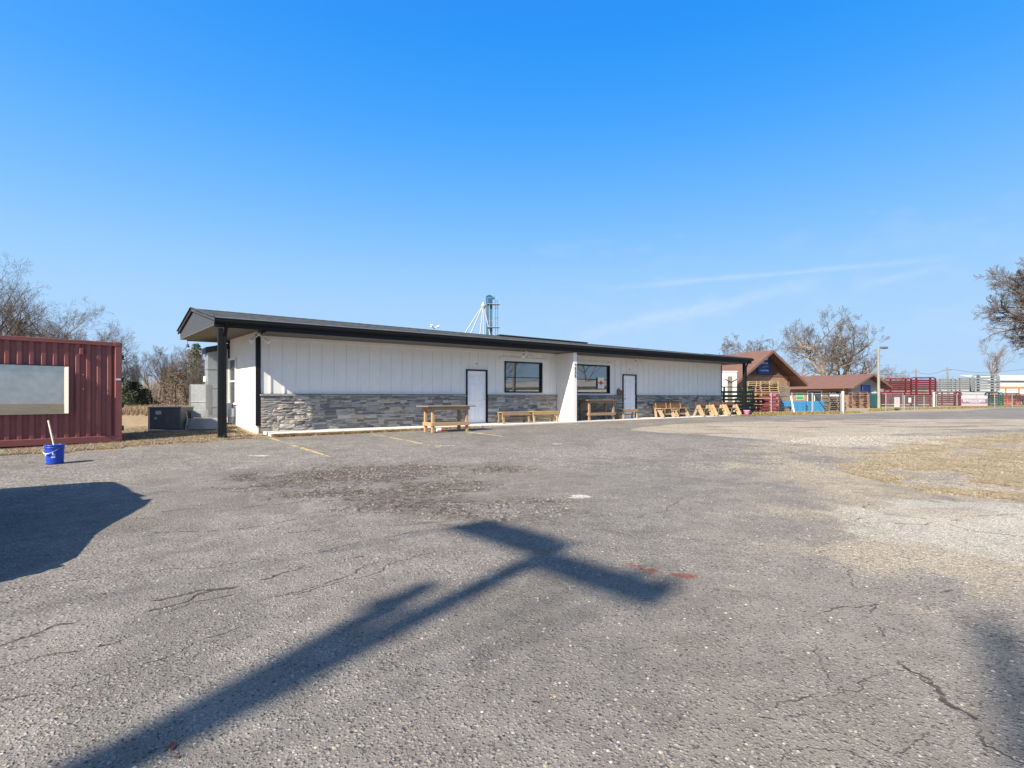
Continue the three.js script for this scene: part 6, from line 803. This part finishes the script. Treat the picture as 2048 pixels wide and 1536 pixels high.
  { const t = thing('waste_bin', 'dark teal wheeled bin beside the annex and the light pole', 'bin', [F(1751, 51), 0.3, -51], 0.3); obj('body', prism([[-0.3, 0], [0.3, 0], [0.36, 1.3], [-0.36, 1.3]], 0.6, 0.02).translate(0, 0, -0.3), mat(0.015, 0.06, 0.07, 0.5), t); obj('lid', cbox(0.78, 0.07, 0.7, 0, 1.37, 0, 0.02), mat(0.015, 0.05, 0.06, 0.5), t); for (const z of [-0.2, 0.2]) obj('wheel', rod([-0.33, 0.1, z], [-0.33, 0.1, z + 0.06], 0.1, 0.1, 12), M.blackMatte, t); }
  // white metal building behind the yard, orange racking in front of it
  { const D = 112, t = thing('metal_shed', 'long white metal shed at the right edge of the picture', 'building', [F(1975, D), 0.3, -D], 0.06); obj('wall', box(40, 4.6, 12, 20, 2.3, -6), mat(0.46, 0.49, 0.5, 0.6, { map: uvScale(paintMap, 0.2) }), t); for (let i = 0; i < 24; i++) obj('wall_rib', box(0.1, 4.5, 0.08, 0.4 + i * 0.8, 2.26, 0.04), mat(0.4, 0.43, 0.44, 0.6), t); obj('roof', slabFrom([[-0.3, 4.62, 0.4], [40.3, 4.62, 0.4], [40.3, 5.9, -6.2], [-0.3, 5.9, -6.2]], 0.1), mat(0.45, 0.48, 0.5, 0.5), t); obj('eave_trim', box(40.4, 0.16, 0.06, 20, 4.6, 0.43), M.whiteTrim, t); }
  { const D = 86, t = thing('storage_rack', 'orange storage rack below the white shed at the right edge', 'rack', [F(1985, D), 0.3, -D], 0.05), m = mat(0.4, 0.17, 0.06, 0.6); for (let i = 0; i < 5; i++) obj('upright', box(0.12, 2.7, 0.12, i * 2.2, 1.35, 0), m, t); for (const y of [0.7, 1.5, 2.55]) obj('beam', box(9, y > 2 ? 0.32 : 0.16, 0.1, 4.4, y, 0.09), m, t); }
  { const t = thing('parked_trailer', 'maroon trailer parked behind the fence at the right edge', 'trailer', [F(2025, 74), 0.32, -74], -0.1); obj('body', cbox(3.4, 0.9, 1.6, 0.6, 0.85, 0, 0.06), mat(0.16, 0.05, 0.06, 0.5), t); for (const x of [-0.2, 1.0]) obj('wheel', new THREE.TorusGeometry(0.26, 0.09, 8, 18).translate(x, 0.34, 0.72), M.blackMatte, t); obj('hitch', bar([-1.1, 0.5, 0], [-2.2, 0.45, 0], 0.1, 0.1), M.blackMatte, t); }
  { const D = 38, t = thing('white_tank', 'tall white metal box behind the end of the white building', 'storage box', [F(1454, D), 0.3, -D], 0.1); obj('cabinet', cbox(1.0, 2.75, 0.9, 0, 1.38, 0, 0.02), mat(0.6, 0.61, 0.6, 0.5), t); obj('cap', box(1.06, 0.08, 0.96, 0, 2.8, 0), mat(0.5, 0.5, 0.5, 0.6), t); const p = thing('timber_post', 'grey timber post with two slanting braces behind the white building', 'post', [F(1460, 36), 0.3, -36], 0.2); obj('post', cbox(0.22, 2.4, 0.22, 0, 1.2, 0), M.woodGrey, p); for (const q of [-1, 1]) obj('brace', bar([0, 2.0, 0.12], [q * 0.42, 2.2, 0.12], 0.05, 0.06), M.blackMatte, p); }
}
renderer.render(scene, camera);
